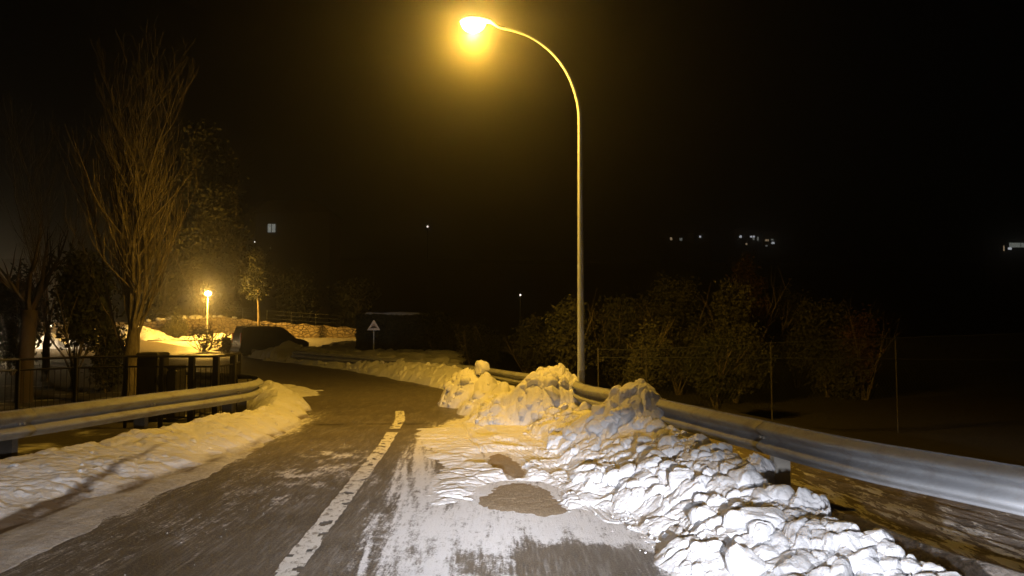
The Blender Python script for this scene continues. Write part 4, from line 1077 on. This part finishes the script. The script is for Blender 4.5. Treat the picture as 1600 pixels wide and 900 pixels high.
# right-hand shrubs beyond the wire fence
bushy(890, 462, 24, 95, 'rounded shrub directly behind the street lamp pole', seed=3)
bushy(960, 455, 27, 110, 'loose shrub just right of the lamp pole beyond the wire fence', seed=4)
bushy(1058, 424, 29, 150, 'wide olive bush right of the lamp pole, left of the red-tinted tree', seed=5, n=12000)
bushy(1172, 396, 30, 90, 'taller tree whose reddish leaf colour imitates warm light on its top, behind the wire fence', m='rusty', seed=6, n=5000, cat='tree', name='leafy_tree')  # warm light on the treetop is put into the leaf colour
bushy(1150, 440, 26, 190, 'broad dark green bush in front of the red-tinted tree', seed=7, n=13000)
bushy(1245, 430, 33, 100, 'thin bush right of the red-tinted tree', seed=8, n=6000)
bushy(1350, 458, 27, 110, 'sparse reddish bush far right behind the wire fence', m='rusty', seed=9, n=2600)
bushy(830, 485, 30, 90, 'low dark shrub left of the lamp pole behind the narrow snow heap', seed=10, m='bush', n=7000)
bushy(745, 492, 34, 110, 'low dark shrub right of the snow-topped hedge', seed=12, m='dark', n=7000)
bushy(1010, 500, 21, 130, 'low tangled shrub close behind the wire fence, right of the lamp pole', seed=14, n=8000, size=.05)
bushy(1120, 515, 20, 150, 'low tangled undergrowth clump in the middle of the wire fence', seed=15, m='dark', n=8000, size=.05)
bushy(1000, 448, 31, 150, 'wide loose bush behind the others, between the lamp pole and the olive bush', seed=16, n=12000)
bushy(1290, 470, 28, 170, 'low spreading bush at the right end of the bush mass', seed=17, n=11000)
# left side evergreens, added to hide lit ground where it is only dark
bushy(120, 395, 21, 120, 'added black evergreen hiding lit ground between the two bare poplars', m='dark', seed=21, n=9000, size=.09, name='evergreen', cat='evergreen')
bushy(20, 420, 27, 110, 'added black evergreen hiding lit ground behind the pale trunk at the far left edge', m='dark', seed=22, n=8000, size=.09, name='evergreen', cat='evergreen')
bushy(172, 500, 19.5, 62, 'added low black shrub hiding lit ground left of the tall poplar trunk', m='dark', seed=23, n=5000, size=.06)
# big pine and neighbours behind the wall
bushy(335, 210, 70, 150, 'huge dark pine rising behind the lit wall and far lamp', m='pine', seed=31, n=26000, size=.24, cat='pine tree', name='pine_tree')
bushy(322, 282, 67.5, 140, 'lower lamp-lit pine in front of the huge dark pine', m='pine', seed=32, n=22000, size=.20, cat='pine tree', name='pine_tree')
bushy(250, 380, 69, 80, 'dim evergreen behind the left end of the lit wall', m='pine', seed=33, n=9000, size=.2, cat='evergreen', name='evergreen')
bushy(470, 420, 72, 110, 'dark tree behind the wall, right of the slim lit tree', m='dark', seed=34, n=9000, size=.2, cat='tree', name='leafy_tree')
bushy(560, 440, 75, 120, 'dark tree behind the wall above the snow-topped hedge', m='dark', seed=35, n=9000, size=.2, cat='tree', name='leafy_tree')
# slim tree with clear trunk
q = AT(403, 520, 62); rt = tree_empty('young_tree', q[0], 62, 'slim young tree with a pale trunk and small crown, above the van')
zt_ = AT(403, 462, 62)[2] - rt.location.z; zz = AT(400, 375, 62)[2] - rt.location.z
mb = MB(); mb.tube([(0, 0, -.1), (.05, 0, zt_ * .5), (-.05, 0, zt_), (.0, 0, zt_ + 1.5)], [.13, .11, .09, .04], 8, False); mb.build('trunk', bark, rt, True)
leaves('crown', M['dark'], rt, [(-.2, 0, zt_ + .6, 1.0, 1, .8), (.2, 0, zt_ + 1.6, .9, .9, 1), (-.1, 0, zt_ + 2.8, .7, .7, 1.1), (-.7, 0, zt_ + 1.3, .7, .7, .7)], 3800, .11, 41)
# scrubby bare bush in front of the wall and reddish shrub by the van
q = AT(300, 545, 50); rg = random.Random(9); rt = tree_empty('bare_shrub', q[0], 52, 'leaning reddish bare shrub at the road edge before the lit wall', 'shrub')
mb = MB()
for i in range(16): branch(rg, mb, (rg.uniform(-.3, .3), 0, 0), (rg.uniform(-1, .9), rg.uniform(-.3, .3), .7), rg.uniform(1.2, 2.6), .035, .0, .14, 6, 1, 7)
mb.build('stems', bark, rt); leaves('foliage', M['rusty'], rt, [(-.3, 0, 1.4, .9, .5, .7), (.6, 0, .7, .8, .4, .35)], 900, .09, 42)
bushy(357, 520, 50, 32, 'small reddish shrub standing against the rear of the van', m='rusty', seed=43, n=1500, size=.07, cat='shrub', name='shrub')
bushy(278, 490, 64, 44, 'dark leafy climber hanging over the lit stone wall', m='pine', seed=44, n=3000, size=.12, cat='climber', name='climber')

# clipped hedge with snow on top
hx0, hx1 = AT(562, 520, 36)[0], AT(668, 520, 36)[0]
hd_ = empty('clipped_hedge', ((hx0 + hx1) / 2, 41, 0), 0, 'big dark clipped hedge block with a strip of snow on top, behind the warning sign', 'hedge')
hx0, hx1 = AT(560, 520, 41)[0], AT(662, 520, 41)[0]; hw_ = (hx1 - hx0) / 2; hd_.location = ((hx0 + hx1) / 2, 42.2, 0); ztp = AT(600, 490, 41)[2]
rg = np.random.RandomState(4); n = 16000
P = rg.uniform(-1, 1, (n, 3)) * np.array([hw_, 1.3, 1.0])[None]
fx = rg.randint(0, 4, n); P[:, 1] = np.where(fx == 0, -1.3 + rg.uniform(0, .15, n), P[:, 1]); P[:, 2] = np.where(fx == 1, 1 - rg.uniform(0, .05, n), P[:, 2]); P[:, 0] = np.where(fx == 2, np.sign(P[:, 0]) * hw_ - rg.uniform(-.1, .1, n), P[:, 0])
P[:, 2] = (P[:, 2] + 1) / 2 * ztp
P[:, 2] *= 1 - .10 * fbm(P[:, 0] * .7, P[:, 1], 2, 4)
a = rg.normal(size=(n, 3)); a /= np.linalg.norm(a, axis=1)[:, None]; b = np.cross(a, rg.normal(size=(n, 3))); b /= np.linalg.norm(b, axis=1)[:, None]; s = .15
V = np.stack([P - a * s, P + b * s * .6, P + a * s, P - b * s * .6], 1).reshape(-1, 3)
mesh_np('foliage', V, np.arange(n * 4).reshape(-1, 4), M['dark'], hd_, smooth=False)
core = MB(); core.box((0, 0, ztp * .46), (hw_ * 1.9, 2.3, ztp * .9), 0, .1); core.build('inner_growth', M['dark'], hd_)
xs = np.linspace(-hw_, hw_, 70); ys_ = np.linspace(-1.2, 1.2, 24); X, Y, Fa = grid(xs, ys_)
Z = ztp * (1 - .10 * fbm(X * .7, Y * 0, 2, 4)) - .05 + .32 * sstep(0, .4, hw_ - np.abs(X)) * sstep(0, .5, 1.2 - np.abs(Y)) + .06 * (fbm(X * 2, Y * 2, 3, 6) - .5)
so = mesh_np('hedge_snow', np.stack([X, Y, Z], -1).reshape(-1, 3), Fa, M['snow'], attrs={'dirt': np.full(X.shape, .25)}); so.location = hd_.location; tag(so, 'snow blanket lying along the top of the dark hedge', 'snow')
bushy(690, 500, 40, 60, 'dark round bush touching the right end of the clipped hedge', m='dark', seed=51, n=6000, size=.12)

# ------------------------------------------------------------------ wire fence on the right
wf = empty('wire_fence', (1.8, 15, -.6), 0, 'dark chain-link fence with slack top wires right of the crash barrier', 'fence')
A_ = [AT(935, 546, 15.4), AT(1010, 546, 16), AT(1205, 536, 17.2), AT(1400, 528, 18.4), AT(1640, 520, 19.8)]
Bm = [AT(935, 559, 15.4), AT(1010, 559, 16), AT(1205, 560, 17.2), AT(1400, 561, 18.4), AT(1640, 563, 19.8)]
o_ = wf.location
for tops in (A_, Bm):
    c3 = catmull([tuple(a - o_) for a in tops], 6); mb = MB(); mb.tube([tuple(v) for v in c3], .009, 5); mb.build('wire', chain, wf)
for a in A_:
    l_ = a - o_; mb = MB(); mb.tube([(l_.x, l_.y + .03, -.4), (l_.x, l_.y + .03, l_.z + .03)], .016, 8); mb.build('post', M['darkpost'], wf, True)
# diamond mesh
mb = []; c3 = resample(catmull([tuple(a - o_) for a in A_], 8), .05); s_ = len(c3); V = []; Fs = []
hgt = 1.5; k = 0
for i in range(0, s_ - 22, 2):
    for sgn in (1, -1):
        pts_ = []
        for j in range(0, 23, 11):
            ii = i + j if sgn > 0 else i + 22 - j
            zz = c3[ii, 2] - hgt * j / 22; pts_.append((c3[ii, 0], c3[ii, 1], zz))
        for a_, b_ in zip(pts_[:-1], pts_[1:]):
            r = .0022; o2 = len(V)
            V += [(a_[0] - r, a_[1], a_[2]), (a_[0] + r, a_[1], a_[2]), (a_[0], a_[1] + r, a_[2] + r), (b_[0] - r, b_[1], b_[2]), (b_[0] + r, b_[1], b_[2]), (b_[0], b_[1] + r, b_[2] + r)]
            Fs += [(o2, o2 + 1, o2 + 4, o2 + 3), (o2 + 1, o2 + 2, o2 + 5, o2 + 4), (o2 + 2, o2, o2 + 3, o2 + 5)]
mesh_np('wire_mesh', V, np.array(Fs), chain, wf, smooth=False)

# ------------------------------------------------------------------ distant houses and lights
house_w = mat('house_wall', (0.12, 0.10, 0.085), .9); roof_m = mat('house_roof', (0.07, 0.045, 0.035), .9)
def house(px0, px1, py_top, py_bot, Y, label, wins, roof=True, snow=False):
    a = AT(px0, py_bot, Y); b = AT(px1, py_top, Y); w_ = b.x - a.x; zc0 = float(H((a.x + b.x) / 2, Y)) - 1
    rt = empty('house', ((a.x + b.x) / 2, Y, 0), 0, label, 'house'); dpt = max(6, w_ * .5)
    mb = MB(); mb.box((0, dpt / 2, (zc0 + b.z) / 2), (w_, dpt, b.z - zc0)); mb.build('wall', house_w, rt)
    if roof:
        mb = MB(); h_ = min(2.2, w_ * .16); mb.prism([(-w_ / 2 - .3, 0), (w_ / 2 + .3, 0), (w_ / 2 - w_ * .2, h_), (-w_ / 2 + w_ * .2, h_)], (0, -.4, b.z + .003), (1, 0, 0), (0, 0, 1), (0, dpt + .8, 0)); mb.build('roof', roof_m, rt)
    for (wx0, wy0, wx1, wy1, mk) in wins:
        p0 = AT(wx0, wy1, Y); p1 = AT(wx1, wy0, Y)
        mb = MB(); mb.box(((p0.x + p1.x) / 2 - rt.location.x, -.03, (p0.z + p1.z) / 2), (p1.x - p0.x, .05, p1.z - p0.z)); wo_ = mb.build('window', M[mk], rt)
        if p1.x - p0.x > .8:
            mb = MB(); mb.box(((p0.x + p1.x) / 2 - rt.location.x, -.07, (p0.z + p1.z) / 2), (.08, .04, p1.z - p0.z)); mb.build('mullion', house_w, wo_)
house(398, 516, 332, 420, 96, 'dark house on the slope at the left with one lit two-pane window', [(418.5, 350, 430.5, 363, 'cool')])
house(1040, 1074, 364, 392, 185, 'far house with two faint windows, leftmost of the distant lit houses', [(1047, 371, 1050, 375, 'warm'), (1062, 372, 1066, 376, 'cool')])
house(1084, 1112, 362, 390, 190, 'small far house with a single bright window', [(1092.5, 368.5, 1095.5, 371.5, 'white_l')])
house(1148, 1168, 360, 392, 184, 'far house with one bright upper window and a faint lower one', [(1155.5, 368, 1159, 371.5, 'white_l'), (1165, 380, 1167.5, 382.5, 'warm')])
house(1170, 1190, 360, 392, 186, 'far house with a wide cluster of lit windows', [(1172, 368.5, 1179.5, 371, 'white_l'), (1176, 371.8, 1179, 375, 'cool'), (1183, 370, 1186.5, 376, 'cool')])
house(1192, 1216, 364, 392, 183, 'far house with the brightest low window, rightmost of the distant cluster', [(1205.5, 378, 1210, 381, 'white_l'), (1196, 374, 1201, 377, 'warm'), (1204.5, 373.5, 1208.5, 375.5, 'cool'), (1196, 383, 1199, 385, 'cool')])
house(1562, 1640, 372, 410, 130, 'far building at the right edge with a long lit window band', [(1577, 379.5, 1612, 386.5, 'cool'), (1575, 386.8, 1580.5, 390, 'white_l'), (1568, 384, 1569, 392, 'warm')], roof=False)
def bulb(px, py, Y, label, r=.09):
    q = AT(px, py, Y); z0 = float(H(q.x, Y)); rt = empty('street_lamp', (q.x, Y, z0), 0, label, 'street lamp')
    mb = MB(); mb.tube([(0, .1, -.3), (0, .1, q.z - z0)], .04, 6); mb.build('pole', M['black'], rt)
    V, Fa = ICO[2]; mesh_np('lamp_globe', V * r + np.array([0, 0, q.z - z0])[None], Fa, M['dot'], rt)
bulb(668, 354, 110, 'lone pinpoint lamp in the dark above the hedge', .12)
bulb(398, 378, 100, 'faint pinpoint lamp beneath the dark house on the slope', .07)
bulb(813, 461, 60, 'small pale lamp low in the dark left of the lamp pole', .07)
bulb(80, 509, 60, 'upper pinpoint lamp among the dark trees at the left', .06)
bulb(66, 516, 60, 'lower pinpoint lamp among the dark trees at the left', .05)
# low warm lamp at the extreme left lighting the snow between the trunks
q = AT(-3, 524, 52); bulb(-3, 524, 52, 'low warm lamp at the left edge lighting snow between the trunks', .14)
add_light('garden_lamp_light', 'POINT', (q.x, 51.7, q.z + .3), 1800, (1.0, 0.74, 0.42), .15)
heightfield('snow_heap', (-42, -27), (53, 58), .12, lambda X, Y: np.maximum(np.maximum(mound(-37.6, 55, 1.6, 1.6, 1.2)(X, Y), mound(-34.3, 55, 1.3, 1.4, 1.2)(X, Y)), np.maximum(mound(-31.5, 55, 1.9, 1.6, 1.3)(X, Y), mound(-28.5, 55, .3, 1.4, 1.2)(X, Y))), 900,
            [(.8, .3), (.35, .12)], M['snow'], lambda X, Y, Z: .05 + 0 * X, seed=61, dy=.002, label='lamp-lit snow heaps glimpsed between the trunks at the far left', cat='snow heap')

# ------------------------------------------------------------------ haze
if GLOW_D > 0:  # volume added to imitate the windscreen glow around the lamps
    hm = bpy.data.materials.new('glow_haze'); hm.use_nodes = True; n = hm.node_tree.nodes; l = hm.node_tree.links
    n.remove(n['Principled BSDF']); pv = n.new('ShaderNodeVolumePrincipled'); l.new(pv.outputs[0], n['Material Output'].inputs['Volume'])
    pv.inputs['Color'].default_value = (.85, .85, .85, 1); pv.inputs['Density'].default_value = GLOW_D; pv.inputs['Anisotropy'].default_value = GLOW_G
    gz = ground.data; 
    mb = MB(); mb.box((0, 294, 22), (640, 660, 48)); hz = mb.build('glow_haze', hm); tag(hz, 'added volume imitating the windscreen glow around the street lamp', 'glow_haze', kind='stuff')

# ------------------------------------------------------------------ groups of repeated things
GROUPS = {'snow_chunk': 'loose snow chunks on the roadside heaps', 'snow_bank': 'ploughed snow banks along the road', 'snow_heap': 'snow heaps beside the road',
          'bush': 'bushes and shrubs beyond the barrier', 'evergreen': 'dark evergreens at the left', 'pine_tree': 'pines behind the stone wall', 'leafy_tree': 'trees beyond the road',
          'poplar': 'bare poplars at the left', 'house': 'distant houses with lit windows', 'crash_barrier': 'crash barriers along the bend', 'grit_patch': 'grit patches in the packed snow'}
for o in list(sc.objects):
    if o.parent or o.get('kind'): continue
    k_ = o.name.split('.')[0]
    if k_ == 'street_lamp':
        if 'pinpoint' in o['label'] or 'low' in o['label'].split() or 'pale lamp' in o['label']: o['group'] = 'pinpoint lamps in the dark'
    elif k_ in GROUPS: o['group'] = GROUPS[k_]
